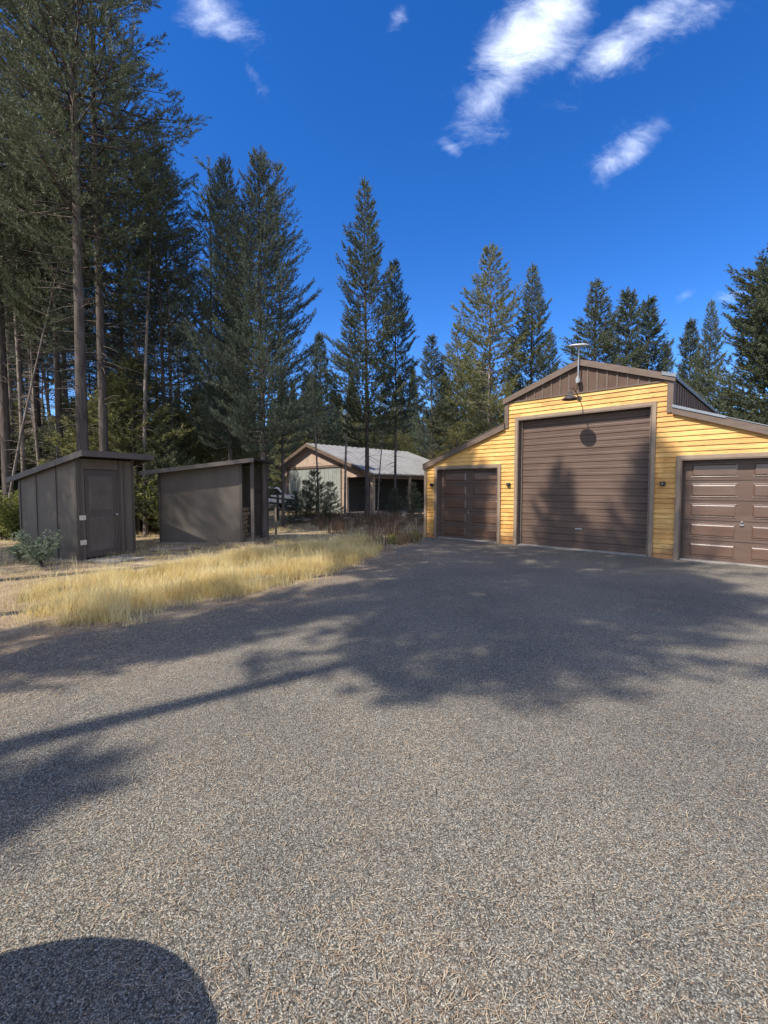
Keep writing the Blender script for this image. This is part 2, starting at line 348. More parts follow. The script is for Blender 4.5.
# driveway outline: left edge ragged, then the garage front, out to the right
edge_px = [(0,652),(40,644),(90,634),(150,626),(200,614),(250,600),(300,586),(340,572),(375,559),(400,549),(424,539)]
ed = [G(*p) for p in edge_px]
first = ed[0]; back = (ed[0]-ed[3]).normalized()
pts = [first + back*k + Vector((0.0, -0.04*k*k*0.2)) for k in (9, 6, 4, 2.5, 1.2)] + ed
UV = Vector((488,-452)).normalized(); NV = Vector((-UV.y, UV.x)); N0, UC = 12.18, -4.35
def gw(x, y): return UV*(UC+x) + NV*(N0+y)          # garage local -> world
fine = []
for i in range(len(pts)-1):
    nn_ = (pts[i+1]-pts[i]).normalized(); nn_ = Vector((-nn_.y, nn_.x)); ns_ = max(4, int((pts[i+1]-pts[i]).length/0.07))
    for k in range(ns_):
        p = pts[i].lerp(pts[i+1], k/ns_); w_ = 1.0 if i < len(pts)-2 else 0.3
        fine.append(p + nn_*w_*(0.13*math.sin(p.y*2.1+p.x) + 0.07*math.sin(p.x*7.3+p.y*3) + 0.03*math.sin(p.x*19+p.y*23) + rnd.uniform(-.02,.02)))
outline = fine + [gw(-5.0, 0.35), gw(5.1, 0.35), gw(5.4, 6), gw(30, 2), Vector((40,-30)), Vector((-20,-30))]
g = MB(); g.add([(p.x, p.y, 0.004) for p in outline], [tuple(range(len(outline)))])
tag(g.build('driveway', MAT['drive']), kind='structure')
drive_poly = np.array([[p.x, p.y] for p in outline])
def inside(xy, poly):
    x, y = xy[:,0], xy[:,1]; c = np.zeros(len(xy), bool); j = len(poly)-1
    for i in range(len(poly)):
        xi, yi = poly[i]; xj, yj = poly[j]
        m = ((yi > y) != (yj > y)) & (x < (xj-xi)*(y-yi)/(yj-yi+1e-12)+xi); c ^= m; j = i
    return c

# ------------------------------------------------------------------ garage
rz = math.atan2(UV.y, UV.x)
gp = gw(0, 0)
gar = empty('garage', (gp.x, gp.y, 0), rz)
tag(gar, 'garage with honey yellow lap siding, brown gable and three brown roller doors', 'garage')
HW, CW, EV, PK, LI, LO, BT = 5.03, 2.09, 4.13, 4.86, 3.44, 2.36, 4.11
def roof_z(x):
    return BT if abs(x) <= CW else LI - (abs(x)-CW)*(LI-LO)/(HW-CW)
openings = [(-1.69, 1.69, 3.59), (-4.53, -2.29, 2.27), (2.29, 4.53, 2.30)]
wall = MB()
course = int(BT/EXPO)+1
for ci in range(course):
    za, zb = ci*EXPO, min((ci+1)*EXPO, BT)
    cuts = sorted({za, zb} | {o[2] for o in openings if za < o[2] < zb} | ({LI} if za < LI < zb else set()) | ({LO} if za < LO < zb else set()))
    for z0, z1 in zip(cuts[:-1], cuts[1:]):
        if z1-z0 < 1e-4: continue
        def ext(z):
            if z > LI: return CW
            if z <= LO: return HW
            return CW + (LI-z)/(LI-LO)*(HW-CW)
        zm = (z0+z1)/2
        e0 = ext(z0+1e-6) if zm < LI else CW; e1 = ext(z1-1e-6) if zm < LI else CW
        segs = [[-e0, e0, -e1, e1]]
        for (a, b, ht) in openings:
            if zm < ht:
                ns = []
                for s_ in segs:
                    if s_[0] < a and s_[1] > b: ns += [[s_[0], a, s_[2], a], [b, s_[1], b, s_[3]]]
                    else: ns.append(s_)
                segs = ns
        pr = lambda z: -(0.026 - 0.022*(z-za)/EXPO)
        for a0, b0, a1, b1 in segs:
            wall.add([(a0,pr(z0),z0),(b0,pr(z0),z0),(b1,pr(z1),z1),(a1,pr(z1),z1)], [(0,1,2,3)])
            if z0 == za: wall.add([(a0,pr(z0),z0),(b0,pr(z0),z0),(b0,-0.002,z0),(a0,-0.002,z0)], [(3,2,1,0)])
sid = wall.build('siding', MAT['siding'], gar)
shell = MB()     # framing behind the siding, side and back walls
prof = [(-HW,0),(-4.53,0),(-4.53,2.27),(-2.29,2.27),(-2.29,0),(-1.69,0),(-1.69,3.59),(1.69,3.59),(1.69,0),(2.29,0),(2.29,2.30),(4.53,2.30),(4.53,0),(HW,0),(HW,LO),(CW,LI),(CW,BT),(-CW,BT),(-CW,LI),(-HW,LO)]
shell.prism_y(prof, 0.0, 0.16)
D = 10.0
shell.box(-HW, -HW+0.12, 0.16, D, 0, LO); shell.box(HW-0.12, HW, 0.16, D, 0, LO)
shell.prism_y([(-HW,0),(HW,0),(HW,LO),(CW,LI),(CW,EV),(0,PK),(-CW,EV),(-CW,LI),(-HW,LO)], D, D+0.12)
shell.build('wall', MAT['brown_metal'], gar)
# clerestory side walls with ribs
for s_ in (-1, 1):
    b = MB(); x0, x1 = sorted((s_*(CW-0.10), s_*CW)); b.box(x0, x1, 0.165, D, LI-0.15, EV)
    yy = 0.35
    while yy < D-0.1:
        xr = sorted((s_*CW, s_*(CW+0.02))); b.box(xr[0], xr[1], yy, yy+0.03, LI-0.15, EV-0.02); yy += 0.3
    b.build('upper_side_wall', MAT['brown_metal'], gar)
# gable
b = MB(); b.prism_y([(-CW,BT+0.002),(CW,BT+0.002),(CW,EV),(0,PK),(-CW,EV)], -0.004, 0.12)
gb = b.build('gable', MAT['brown_metal'], gar)
b = MB(); x = -CW+0.17
while x < CW-0.05:
    zt = EV + (PK-EV)*(1-abs(x)/CW); b.box(x-0.018, x+0.018, -0.022, -0.006, BT+0.004, zt-0.01); x += 0.235
b.box(-CW, CW, -0.04, -0.003, BT-0.012, BT+0.020)
b.build('batten', MAT['trim'], gar)
# roofs
def slab(x0, z0, x1, z1, th, y0, y1): 
    return [(x0,z0),(x1,z1),(x1,z1+th),(x0,z0+th)]
OV = 0.07
for s_ in (-1, 1):
    up = MB(); xe = s_*(CW+0.05); ze = PK-(PK-EV)*(CW+0.05)/CW
    up.prism_y([(0,PK+0.02),(xe,ze+0.02),(xe,ze+0.09),(0,PK+0.09)], -OV, D+0.2)
    yy = 0.0
    r = up.build('roof', MAT['roof_dark'], gar)
    rb = MB()
    for k in range(34):
        y = -OV+0.05+k*0.30
        rb.bar((0, y, PK+0.10), (xe, y, ze+0.10), 0.03, 0.025)
    rb.build('roof_rib', MAT['roof_dark'], r)
    lo = MB(); sl = (LI-LO)/(HW-CW); xo = s_*(HW+0.04); zo = LO-0.04*sl
    xi = s_*(CW+0.003)
    lo.prism_y([(xi,LI+0.01),(xo,zo+0.01),(xo,zo+0.07),(xi,LI+0.07)], -OV, D+0.2)
    r = lo.build('roof', MAT['roof_dark'], gar)
    rb = MB()
    for k in range(34):
        y = -OV+0.05+k*0.30; rb.bar((xi, y, LI+0.08), (xo, y, zo+0.08), 0.03, 0.025)
    rb.build('roof_rib', MAT['roof_dark'], r)
    # fascias (rake boards) along the front
    fa = MB(); fa.prism_y([(0,PK-0.05),(xe,ze-0.05),(xe,ze+0.105),(0,PK+0.105)], -OV-0.03, -OV-0.002)
    fa.build('fascia', MAT['trim'], gar)
    so = MB(); so.prism_y([(0.0,PK-0.012),(s_*CW,EV-0.012),(s_*CW,EV+0.014),(0,PK+0.014)], -OV+0.002, -0.026)
    so.build('soffit', MAT['trim'], gar)
    fa = MB(); fa.prism_y([(xi,LI-0.09),(xo,zo-0.09),(xo,zo+0.085),(xi,LI+0.085)], -OV-0.03, -OV-0.002)
    fa.build('fascia', MAT['trim'], gar)
    cap = MB(); cap.prism_y([(xi,LI+0.087),(xo,zo+0.087),(xo,zo+0.10),(xi,LI+0.10)], -OV-0.045, -OV+0.06)
    cap.build('flashing', MAT['flash'] if s_ > 0 else MAT['trim'], gar)
    # vertical trim where the upper wall meets the lean-to roof
    x0, x1 = sorted((s_*(CW-0.11), s_*(CW+0.012)))
    vt = MB(); vt.box(x0, x1, -0.052, -0.033, LI-0.06, EV-0.03); vt.build('corner_trim', MAT['trim'], gar)
    x0, x1 = sorted((s_*(HW-0.09), s_*(HW+0.012)))
    vt = MB(); vt.box(x0, x1, -0.052, -0.033, 0.0, LO-0.03); vt.build('corner_trim', MAT['tan_trim'], gar)
rc = MB(); rc.bar((0,-OV-0.03,PK+0.115),(0,D+0.2,PK+0.115),0.26,0.02); rc.build('ridge_cap', MAT['roof_dark'], gar)
ft = MB()
def zf(x): return PK-(PK-EV)*x/CW
ft.prism_y([(CW-0.22,zf(CW-0.22)+0.045),(CW+0.06,zf(CW+0.06)+0.045),(CW+0.06,zf(CW+0.06)+0.125),(CW-0.22,zf(CW-0.22)+0.125)], -OV-0.05, -OV+0.3)
def zl(x): return LI-(x-CW)*(LI-LO)/(HW-CW)
ft.build('flashing', MAT['flash'], gar); ft = MB()
ft.prism_y([(CW+0.006,zl(CW)+0.045),(CW+1.0,zl(CW+1.0)+0.06),(CW+1.0,zl(CW+1.0)+0.11),(CW+0.006,zl(CW)+0.11)], -OV-0.052, -OV+0.2)
ft.build('flashing', MAT['flash'], gar)
# low strip of darker wet board at the foot of the siding and concrete slab edge
fl = MB(); fl.box(-HW-0.02, HW+0.02, 0.0, D, -0.05, 0.03); fl.build('slab', MAT['concrete'], gar)
def frame(x0, x1, zt, w=0.085):
    f = MB(); f.box(x0-w, x0, -0.058, -0.032, 0.0, zt+w); f.box(x1, x1+w, -0.058, -0.032, 0.0, zt+w); f.box(x0, x1, -0.058, -0.032, zt, zt+w)
    return f.build('door_frame', MAT['tan_trim'], gar, bevel=0.004)
def jamb(x0, x1, zt):
    f = MB(); f.box(x0, x0+0.03, -0.057, 0.20, 0.03, zt-0.03); f.box(x1-0.03, x1, -0.057, 0.20, 0.03, zt-0.03); f.box(x0, x1, -0.057, 0.20, zt-0.03, zt-0.0)
    return f.build('jamb', MAT['trim'], gar)
for a, b, t_ in openings: frame(a, b, t_); jamb(a, b, t_)
# centre door: tall ribbed sectional
x0, x1, zt = -1.65, 1.65, 3.555
dm = MB(); pitch = 0.1775; n = int(round((zt-0.035)/pitch)); prof = []
z = 0.035
pitch = (zt-0.035)/n
for k in range(n):
    groove = 0.012 if k % 3 else 0.018
    prof += [(0.165, z+0.006), (0.150, z+0.018), (0.150, z+pitch*0.42), (0.154, z+pitch*0.5), (0.150, z+pitch*0.58), (0.150, z+pitch-0.014), (0.165, z+pitch-0.004)]
    z += pitch
vs = []; fs = []
prof = [(0.165,0.034)] + prof + [(0.165,zt)]
for y, zz in prof: vs += [(x0,y,zz),(x1,y,zz)]
for i in range(len(prof)-1): fs.append((2*i,2*i+1,2*i+3,2*i+2))
dm.add(vs, fs); dm.box(x0, x1, 0.168, 0.20, 0.034, zt)
big = dm.build('garage_door', MAT['door'], gar)
ws = MB(); ws.box(x0, x0+0.035, 0.10, 0.145, 0.034, zt); ws.box(x1-0.035, x1, 0.10, 0.145, 0.034, zt); ws.box(x0, x1, 0.13, 0.148, 0.031, 0.045); ws.build('weather_strip', MAT['tan_trim'], big)
hd = MB(); hd.box(-0.09, 0.09, 0.125, 0.148, 0.55, 0.58); hd.build('handle', MAT['galv'], big)
def panel_door(a, b, zt, name='garage_door'):
    x0, x1, z1 = a+0.035, b-0.035, zt-0.035
    d = MB(); d.box(x0, x1, 0.15, 0.19, 0.034, z1)
    o = d.build(name, MAT['door'], gar)
    ns = 5; hsec = (z1-0.034)/ns; w = x1-x0
    p = MB(); sm = MB()
    for k in range(ns):
        zb = 0.034 + k*hsec
        if k: sm.box(x0+0.005, x1-0.005, 0.146, 0.149, zb-0.006, zb+0.006)
        for c in range(2):
            pa = x0+0.16+c*(w/2+0.01); pb = pa + w/2 - 0.27
            za, zc = zb+0.09, zb+hsec-0.09; m = 0.028
            # raised panel with sloping shoulders
            p.add([(pa,0.149,za),(pb,0.149,za),(pb,0.149,zc),(pa,0.149,zc),(pa+m,0.131,za+m),(pb-m,0.131,za+m),(pb-m,0.131,zc-m),(pa+m,0.131,zc-m)],
                  [(4,5,6,7),(0,1,5,4),(1,2,6,5),(2,3,7,6),(3,0,4,7)])
            p.box(pa-0.012, pb+0.012, 0.137, 0.149, zc+0.001, zc+0.013); p.box(pa-0.012, pb+0.012, 0.137, 0.149, za-0.013, za-0.001)
    p.build('raised_panel', MAT['door_gloss'], o, bevel=0.002); sm.build('seam', MAT['black'], o)
    h = MB(); xm = (x0+x1)/2; h.box(xm-0.035, xm+0.035, 0.118, 0.148, 0.84, 0.87); h.tube([(xm,0.148,0.92),(xm,0.12,0.92)], 0.018, 10); h.build('handle', MAT['galv'], o)
    return o
MAT['door_gloss'] = mottled('semi gloss door paint', (0.11, 0.058, 0.036), (0.15, 0.086, 0.056), 2.0, 0.25, 0.8, stretch=(0.6, 1, 3), bs=0.05)
panel_door(-4.53, -2.29, 2.27); panel_door(2.29, 4.53, 2.30)

def from_garage(o, x, y, z, rot=0):
    p = gw(x, y); o.location = (p.x, p.y, z); o.rotation_euler = (0, 0, rz+rot)
for x, z, lab in ((-4.72, 1.75, 'small dark box fixture on yellow siding at the far left garage corner'),
             (-1.95, 1.75, 'small dark box fixture on yellow siding between left and centre garage doors'),
             (1.95, 1.75, 'small dark box fixture on yellow siding between centre and right garage doors')):
    w = empty('wall_fixture', (0,0,0)); from_garage(w, x, -0.02, z)
    tag(w, lab, 'wall fixture', 'dark box fixtures on the garage wall')
    m_ = MB(); m_.box(-0.05, 0.05, -0.07, 0.0, -0.05, 0.05); m_.build('housing', MAT['black'], w, bevel=0.008)
    m_ = MB(); m_.tube([(0,-0.072,0.0),(0,-0.085,0)], 0.025, 12); m_.build('lens', MAT['glass'], w)
# gooseneck barn lamp
lamp = empty('barn_lamp', (0,0,0)); from_garage(lamp, 0, 0, 0); lamp['x'] = 0
tag(lamp, 'bronze gooseneck barn lamp projecting from siding above the tall centre door', 'lamp')
m_ = MB(); m_.tube([(0,-0.02,3.98),(0,-0.05,3.98)], 0.06, 16); m_.build('wall_plate', MAT['bronze'], lamp)
m_ = MB(); m_.tube([(0,-0.05,3.98),(0,-0.2,4.05),(0,-0.34,4.14),(0,-0.50,4.17),(0,-0.60,4.12),(0,-0.64,4.06),(0,-0.64,4.0)], 0.014, 8); m_.build('arm', MAT['bronze'], lamp, smooth=True)
m_ = MB(); m_.lathe([(0.0,0.17),(0.045,0.165),(0.05,0.10),(0.09,0.075),(0.165,0.03),(0.20,0.0),(0.205,-0.015),(0.19,-0.01),(0.155,0.015),(0.08,0.06),(0.0,0.07)], 28, (0,-0.64,3.87)); m_.build('shade', MAT['bronze'], lamp, smooth=True)
m_ = MB(); m_.lathe([(0.0,-0.01),(0.03,0.0),(0.035,0.03),(0.02,0.07)], 12, (0,-0.64,3.87)); m_.build('bulb', MAT['dish'], lamp, smooth=True)
# satellite dish on pole
dish = empty('satellite_dish', (0,0,0)); from_garage(dish, 0.0, 0, 0)
tag(dish, 'flat round white satellite dish on a thin pole fixed to the gable', 'satellite dish')
yb = -0.14
m_ = MB(); m_.tube([(0,yb,4.42),(0,yb,5.22)], 0.019, 10); m_.build('pole', MAT['galv'], dish)
m_ = MB(); m_.box(-0.05, 0.05, yb-0.04, -0.026, 4.36, 4.46); m_.box(-0.03,0.03,yb-0.05,yb+0.03,4.34,4.50); m_.build('bracket', MAT['galv'], dish, bevel=0.006)
m_ = MB(); m_.tube([(0,yb,4.36),(-0.05,yb+0.1,4.25),(-0.09,yb+0.15,4.19),(-0.10,-0.04,4.15)], 0.007, 6); m_.build('cable', MAT['black'], dish, smooth=True)
dm = MB(); dm.lathe([(0.0,0.035),(0.15,0.03),(0.235,0.012),(0.245,0.0),(0.235,-0.012),(0.15,-0.03),(0.04,-0.045),(0.035,-0.10),(0.0,-0.10)], 32)
do = dm.build('dish', MAT['dish'], dish, smooth=True); do.location = (0.0, yb, 5.30); do.rotation_euler = (R(10), R(7), 0)

# ------------------------------------------------------------------ sheds
s1 = G(80, 561.5); s1l = G(22, 555); s1r = G(130, 553)
ax = (s1l - s1).normalized(); L1 = (s1l-s1).length; L2 = (s1r-s1).length
ang = math.atan2(-ax.y, -ax.x)           # local +x points from far left end to the near corner
shed = empty('garden_shed', (s1.x, s1.y, 0), ang)
tag(shed, 'small dark brown shed with panel door and slanted flat roof, left of the other shed', 'shed')
# local frame: near corner at origin, wall along -x (length L1), door wall along +y (length L2)
ay = Vector((-math.sin(ang), math.cos(ang))); L2 = abs((s1r-s1).dot(ay))
H1, H2 = 2.34, 1.90
def zr(x): return H1 + (H1-H2)*x/L1      # x<=0
b = MB(); b.prism_y([(-L1,0.02),(0,0.02),(0,H1),(-L1,H2)], 0, 0.05); b.prism_y([(-L1,0.02),(0,0.02),(0,H1),(-L1,H2)], L2-0.05, L2)
b.box(-L1, -L1+0.05, 0.052, L2-0.052, 0.02, H2-0.01)
DY0, DY1, DZ = 0.15, 0.93, 2.08
b.box(-0.05, 0, 0.052, DY0, 0.02, H1-0.03); b.box(-0.05, 0, DY1, L2-0.052, 0.02, H1-0.03); b.box(-0.05, 0, DY0, DY1, DZ, H1-0.03)
b.build('wall', MAT['shed'], shed)
bt = MB()
for x in (-L1+0.03, -L1*0.69, -L1*0.345, -0.045):
    wd = 0.03 if x not in (-L1*0.69, -L1*0.345) else 0.022
    bt.box(x-wd, x+wd, -0.018, -0.001, 0.02, zr(x)-0.02)
for y in (0.05, DY1+0.05, DY1+0.17, L2-0.035):
    bt.box(0.001, 0.018, y-0.028, y+0.028, 0.02, H1-0.04)
bt.build('batten', MAT['shed_door'], shed)
d = MB(); d.box(-0.035, 0.002, DY0+0.012, DY1-0.012, 0.06, DZ-0.012)
dr = d.build('door', MAT['shed_door'], shed, bevel=0.003)
p = MB()
for z0, z1 in ((0.18, 0.98), (1.12, 1.92)):
    for q in ((DY0+0.10, DY1-0.10),):
        y0, y1 = q; m = 0.03
        p.add([(0.003,y0,z0),(0.003,y1,z0),(0.003,y1,z1),(0.003,y0,z1),(0.013,y0+m,z0+m),(0.013,y1-m,z0+m),(0.013,y1-m,z1-m),(0.013,y0+m,z1-m)],
              [(4,5,6,7),(0,1,5,4),(1,2,6,5),(2,3,7,6),(3,0,4,7)])
p.build('door_panel', MAT['shed_trim'], dr)
k = MB(); k.tube([(0.003,DY1-0.07,1.02),(0.045,DY1-0.07,1.02)],0.012,8); k.lathe([(0,0.03),(0.022,0.02),(0.03,0),(0.022,-0.02),(0,-0.03)],12,(0.06,DY1-0.07,1.02)); k.build('knob', MAT['galv'], dr, smooth=True)
for z in (0.42, 0.98):
    h = MB(); h.box(0.019, 0.026, 0.01, 0.15, z-0.055, z+0.055); h.build('hinge', MAT['hinge'], dr, bevel=0.003)
rf = MB()
ox0, ox1, oy0, oy1 = -L1-0.33, 0.36, -0.08, L2+0.25
za, zb = zr(ox0)+0.01, zr(ox1)+0.01
rf.prism_y([(ox0,za),(ox1,zb),(ox1,zb+0.05),(ox0,za+0.05)], oy0, oy1)
ro = rf.build('roof', MAT['shingle'], shed)
fb = MB(); fb.prism_y([(ox0,za-0.075),(ox1,zb-0.075),(ox1,zb+0.055),(ox0,za+0.055)], oy0-0.027, oy0-0.002)
fb.prism_y([(ox0,za-0.075),(ox1,zb-0.075),(ox1,zb+0.055),(ox0,za+0.055)], oy1+0.002, oy1+0.027)
fb.box(ox1+0.002, ox1+0.027, oy0-0.027, oy1+0.027, zb-0.075, zb+0.058); fb.build('fascia', MAT['shed_trim'], ro)
st = MB(); st.box(-L1-0.02, 0.02, -0.02, L2+0.02, -0.02, 0.018); st.build('base', MAT['concrete'], shed)
stp = MB(); stp.box(0.0,0.9,0,0.8,0,0.02); 
sp = stp.build('door_slab', MAT['concrete'], shed); sp.location = (0.06, 0.10, 0.004)

q0 = G(160, 545.5); q1 = G(243, 545.5); bx = (q1-q0).normalized(); B1 = (q1-q0).length
shed2 = empty('wood_shed', (q0.x, q0.y, 0), math.atan2(bx.y, bx.x))
tag(shed2, 'dark brown firewood shed with open right end and slanted roof, right of the smaller shed', 'shed')
BD = 1.7; HA, HB = 2.08, 2.36
b = MB(); b.prism_y([(0,0.10),(B1,0.10),(B1,HB),(0,HA)], 0, 0.05)
b.box(0, 0.05, 0.052, BD, 0.10, HA-0.02); b.prism_y([(0,0.10),(B1+0.3,0.10),(B1+0.3,HB+0.02),(0,HA)], BD, BD+0.05)
b.build('wall', MAT['shed'], shed2)
bt = MB()
bt.box(0.0,0.07,-0.02,-0.002,0.10,HA-0.01); bt.build('batten', MAT['shed_door'], shed2)
bt = MB(); bt.box(B1-0.07,B1+0.0,-0.02,-0.002,0.10,HB-0.02); bt.build('batten', MAT['shed_door'], shed2)
for y in (0.06, BD-0.06):
    po = MB(); po.box(B1+0.22, B1+0.31, y, y+0.09, 0, HB+0.03); po.build('post', MAT['shed_trim'], shed2)
rf = MB(); x0, x1 = -0.38, B1+0.42; sl = (HB-HA)/B1
rf.prism_y([(x0,HA+sl*x0+0.035),(x1,HA+sl*x1+0.035),(x1,HA+sl*x1+0.08),(x0,HA+sl*x0+0.08)], -0.25, BD+0.25)
r2 = rf.build('roof', MAT['shingle'], shed2)
fb = MB(); fb.prism_y([(x0,HA+sl*x0-0.03),(x1,HA+sl*x1-0.03),(x1,HA+sl*x1+0.085),(x0,HA+sl*x0+0.085)], -0.277, -0.252); fb.build('fascia', MAT['shed_trim'], r2)
sk = MB(); sk.box(-0.05, B1+0.35, -0.04, 0.0, 0.0, 0.095); sk.box(-0.05,B1+0.35,0.002,BD,0.0,0.095); sk.build('skid', MAT['wood'], shed2)
stack = MB()
for i in range(7):
    for j in range(9):
        stack.tube([(B1-0.75+rnd.uniform(-.04,.04), 0.25+j*0.155, 0.17+i*0.135),(B1-0.28+rnd.uniform(-.05,.05), 0.25+j*0.155, 0.17+i*0.135)], 0.064+rnd.uniform(-.012,.006), 6)
tag(stack.build('firewood_stack', MAT['firewood']), 'stack of split firewood inside the open end of the wood shed', 'firewood')
fo = bpy.data.objects['firewood_stack']; fo.location = shed2.location; fo.rotation_euler = shed2.rotation_euler

# ------------------------------------------------------------------ barn behind
bo = Vector((-0.7, 28.0)); fd = Vector((-.7071, .7071)); sdv = Vector((.7071, .7071))
barn = empty('back_barn', (bo.x, bo.y, 0), math.atan2(-fd.y, -fd.x))   # local -x along the face to the left, +y along the side
tag(barn, 'tan barn with pale grey metal roof and open side bays seen through the trees', 'barn')
WL, RX, RH = -10.1, -6.4, 4.72
EH, LH, BL = 2.56, 3.3, 10.1
b = MB()
doorL, doorR, doorT = -9.35, -3.1, 3.05
bayL, bayR, bayT = -2.45, -0.25, 2.35
b.prism_y([(WL,0),(doorL,0),(doorL,doorT),(doorR,doorT),(doorR,0),(bayL,0),(bayL,bayT),(bayR,bayT),(bayR,0),(0,0),(0,EH),(RX,RH),(WL,LH)], 0, 0.15)
b.box(WL, WL+0.12, 0.15, BL, 0, LH-0.02); b.prism_y([(WL,0),(0,0),(0,EH),(RX,RH),(WL,LH)], BL, BL+0.12)
b.build('wall', MAT['barn_wall'], barn)
b = MB(); b.box(-2.9, -2.8, 0.155, BL-0.01, 0.065, 3.2); b.build('shade_partition', MAT['black'], barn)  # wall coloured black to stand in for the deep shade inside the bay
d = MB(); d.box(doorL+0.03, doorR-0.03, 0.04, 0.10, 0.02, doorT-0.03)
bd = d.build('door', MAT['barn_door'], barn)
dv = MB()
for i in range(1, 14):
    x = doorL+(doorR-doorL)*i/14; dv.box(x-0.02, x+0.02, 0.025, 0.038, 0.02, doorT-0.04)
dv.build('batten', MAT['barn_door'], bd)
f = MB(); f.box(doorL-0.16, doorL, -0.03, -0.002, 0, doorT+0.16); f.box(doorR, doorR+0.16, -0.03, -0.002, 0, doorT+0.16); f.box(doorL, doorR, -0.03, -0.002, doorT, doorT+0.16)
f.build('door_frame', MAT['trim'], barn)
for (xa, z_a, xb, z_b) in ((RX, RH, 0.35, EH-0.12), (RX, RH, WL-0.35, LH-0.13)):
    rf = MB(); rf.prism_y([(xa,z_a+0.02),(xb,z_b+0.02),(xb,z_b+0.10),(xa,z_a+0.10)], -0.4, BL+0.3)
    for k in range(22):
        y = -0.35+k*0.5; rf.bar((xa,y,z_a+0.12),(xb,y,z_b+0.12),0.05,0.04)
    rf.build('roof', MAT['barn_roof'], barn)
    fa = MB(); fa.prism_y([(xa,z_a-0.14),(xb,z_b-0.14),(xb,z_b+0.10),(xa,z_a+0.10)], -0.44, -0.402); fa.build('fascia', MAT['trim'], barn)
for y in (0.05, 3.4, 6.7, 9.95):
    po = MB(); po.box(-0.12, 0.02, y, y+0.14, 0, EH-0.1); po.build('post', MAT['barn_wall'], barn)
bm_ = MB(); bm_.box(-0.10, 0.0, 0.2, BL, EH-0.32, EH-0.08); bm_.build('beam', MAT['trim'], barn)
sb = MB(); sb.box(WL, 0.3, -0.5, BL, 0.0, 0.06); sb.build('slab', MAT['concrete'], barn)

# white pickup far left of the barn
vp = at(266, 34)
car = empty('parked_car', (vp.x, vp.y, 0), R(25))
tag(car, 'white parked car half hidden by trunks left of the tan barn', 'car')
b = MB(); b.prism_y([(-2.4,0.45),(2.4,0.45),(2.5,0.8),(2.35,1.05),(1.3,1.15),(0.75,1.72),(-0.9,1.78),(-2.1,1.70),(-2.4,1.1)], -0.9, 0.9)
b.build('body', MAT['white'], car, bevel=0.06)
b = MB()
for s_ in (-1,1):
    y0, y1 = sorted((s_*0.9, s_*0.915)); b.prism_y([(-1.9,1.12),(1.05,1.15),(0.65,1.60),(-1.8,1.62)], y0, y1)
b.build('window', MAT['glass'], car)
for x in (-1.5, 1.5):
    for y in (-0.85, 0.85):
        w = MB(); w.tube([(x,y-0.12,0.36),(x,y+0.12,0.36)], 0.36, 18); wo_ = w.build('wheel', MAT['rubber'], car)
        w = MB(); w.tube([(x,y-0.125,0.36),(x,y+0.125,0.36)], 0.2, 14); w.build('rim', MAT['galv'], wo_)
# dark rail fence
fa_, fb_ = at(258, 22), at(296, 24)
fen = empty('rail_fence', (fa_.x, fa_.y, 0), math.atan2((fb_-fa_).y, (fb_-fa_).x)); FL = (fb_-fa_).length
tag(fen, 'dark three rail wooden fence between trunks right of the wood shed', 'fence')
for i in range(3):
    x = FL*i/2; m_ = MB(); m_.tube([(x,0,0),(x,0,1.35)], 0.06, 8); m_.build('post', MAT['shed_trim'], fen)
for z, dz in ((1.25,-0.28),(0.95,-0.2),(0.6,-0.1)):
    m_ = MB(); m_.tube([(-0.1,-0.05,z+0.03),(FL+0.1,-0.05,z+dz)], 0.05, 8); m_.build('rail', MAT['shed_trim'], fen)

# ------------------------------------------------------------------ trees
def needle_tris(P, Dr, per, length, width, spread, r):
    n = len(P)
    Pp = np.repeat(P, per, 0); Dd = np.repeat(Dr, per, 0)
    rv = r.normal(size=(n*per,3)); rv /= np.linalg.norm(rv,axis=1,keepdims=True)
    d = Dd + rv*spread; d /= np.linalg.norm(d,axis=1,keepdims=True)
    L = length*r.uniform(0.65,1.2,(n*per,1))
    s = np.cross(d, r.normal(size=(n*per,3))); s /= np.linalg.norm(s,axis=1,keepdims=True)+1e-9
    b0 = Pp + r.normal(size=Pp.shape)*length*0.12
    w = width*0.5
    V = np.stack([b0 - s*w, b0 + s*w, b0 + d*L], 1).reshape(-1,3)
    base = np.repeat(r.uniform(0,1,n), per)
    tint = np.repeat(np.clip(base*0.55 + r.uniform(0,0.45,n*per),0,1), 3)
    return V, tint
def plume_tris(A, B, per, length, width, r):      # needles brushed along a shoot from A to B
    n = len(A); f = r.uniform(0,1,(n*per,1))
    Aa = np.repeat(A,per,0); Bb = np.repeat(B,per,0); ax_ = Bb-Aa; ax_ /= np.linalg.norm(ax_,axis=1,keepdims=True)
    P = Aa + (Bb-Aa)*f
    rv = r.normal(size=(n*per,3)); rv -= ax_*np.sum(rv*ax_,axis=1,keepdims=True); rv /= np.linalg.norm(rv,axis=1,keepdims=True)
    d = ax_*0.75 + rv*0.8; d /= np.linalg.norm(d,axis=1,keepdims=True)
    L = length*r.uniform(0.7,1.15,(n*per,1))*(1.05-0.35*f)
    s = np.cross(d, r.normal(size=(n*per,3))); s /= np.linalg.norm(s,axis=1,keepdims=True)+1e-9
    V = np.stack([P - s*width*0.5, P + s*width*0.5, P + d*L], 1).reshape(-1,3)
    base = np.repeat(r.uniform(0,1,n), per)
    tint = np.repeat(np.clip(base*0.5 + f[:,0]*0.25 + r.uniform(0,0.25,n*per),0,1), 3)
    return V, tint
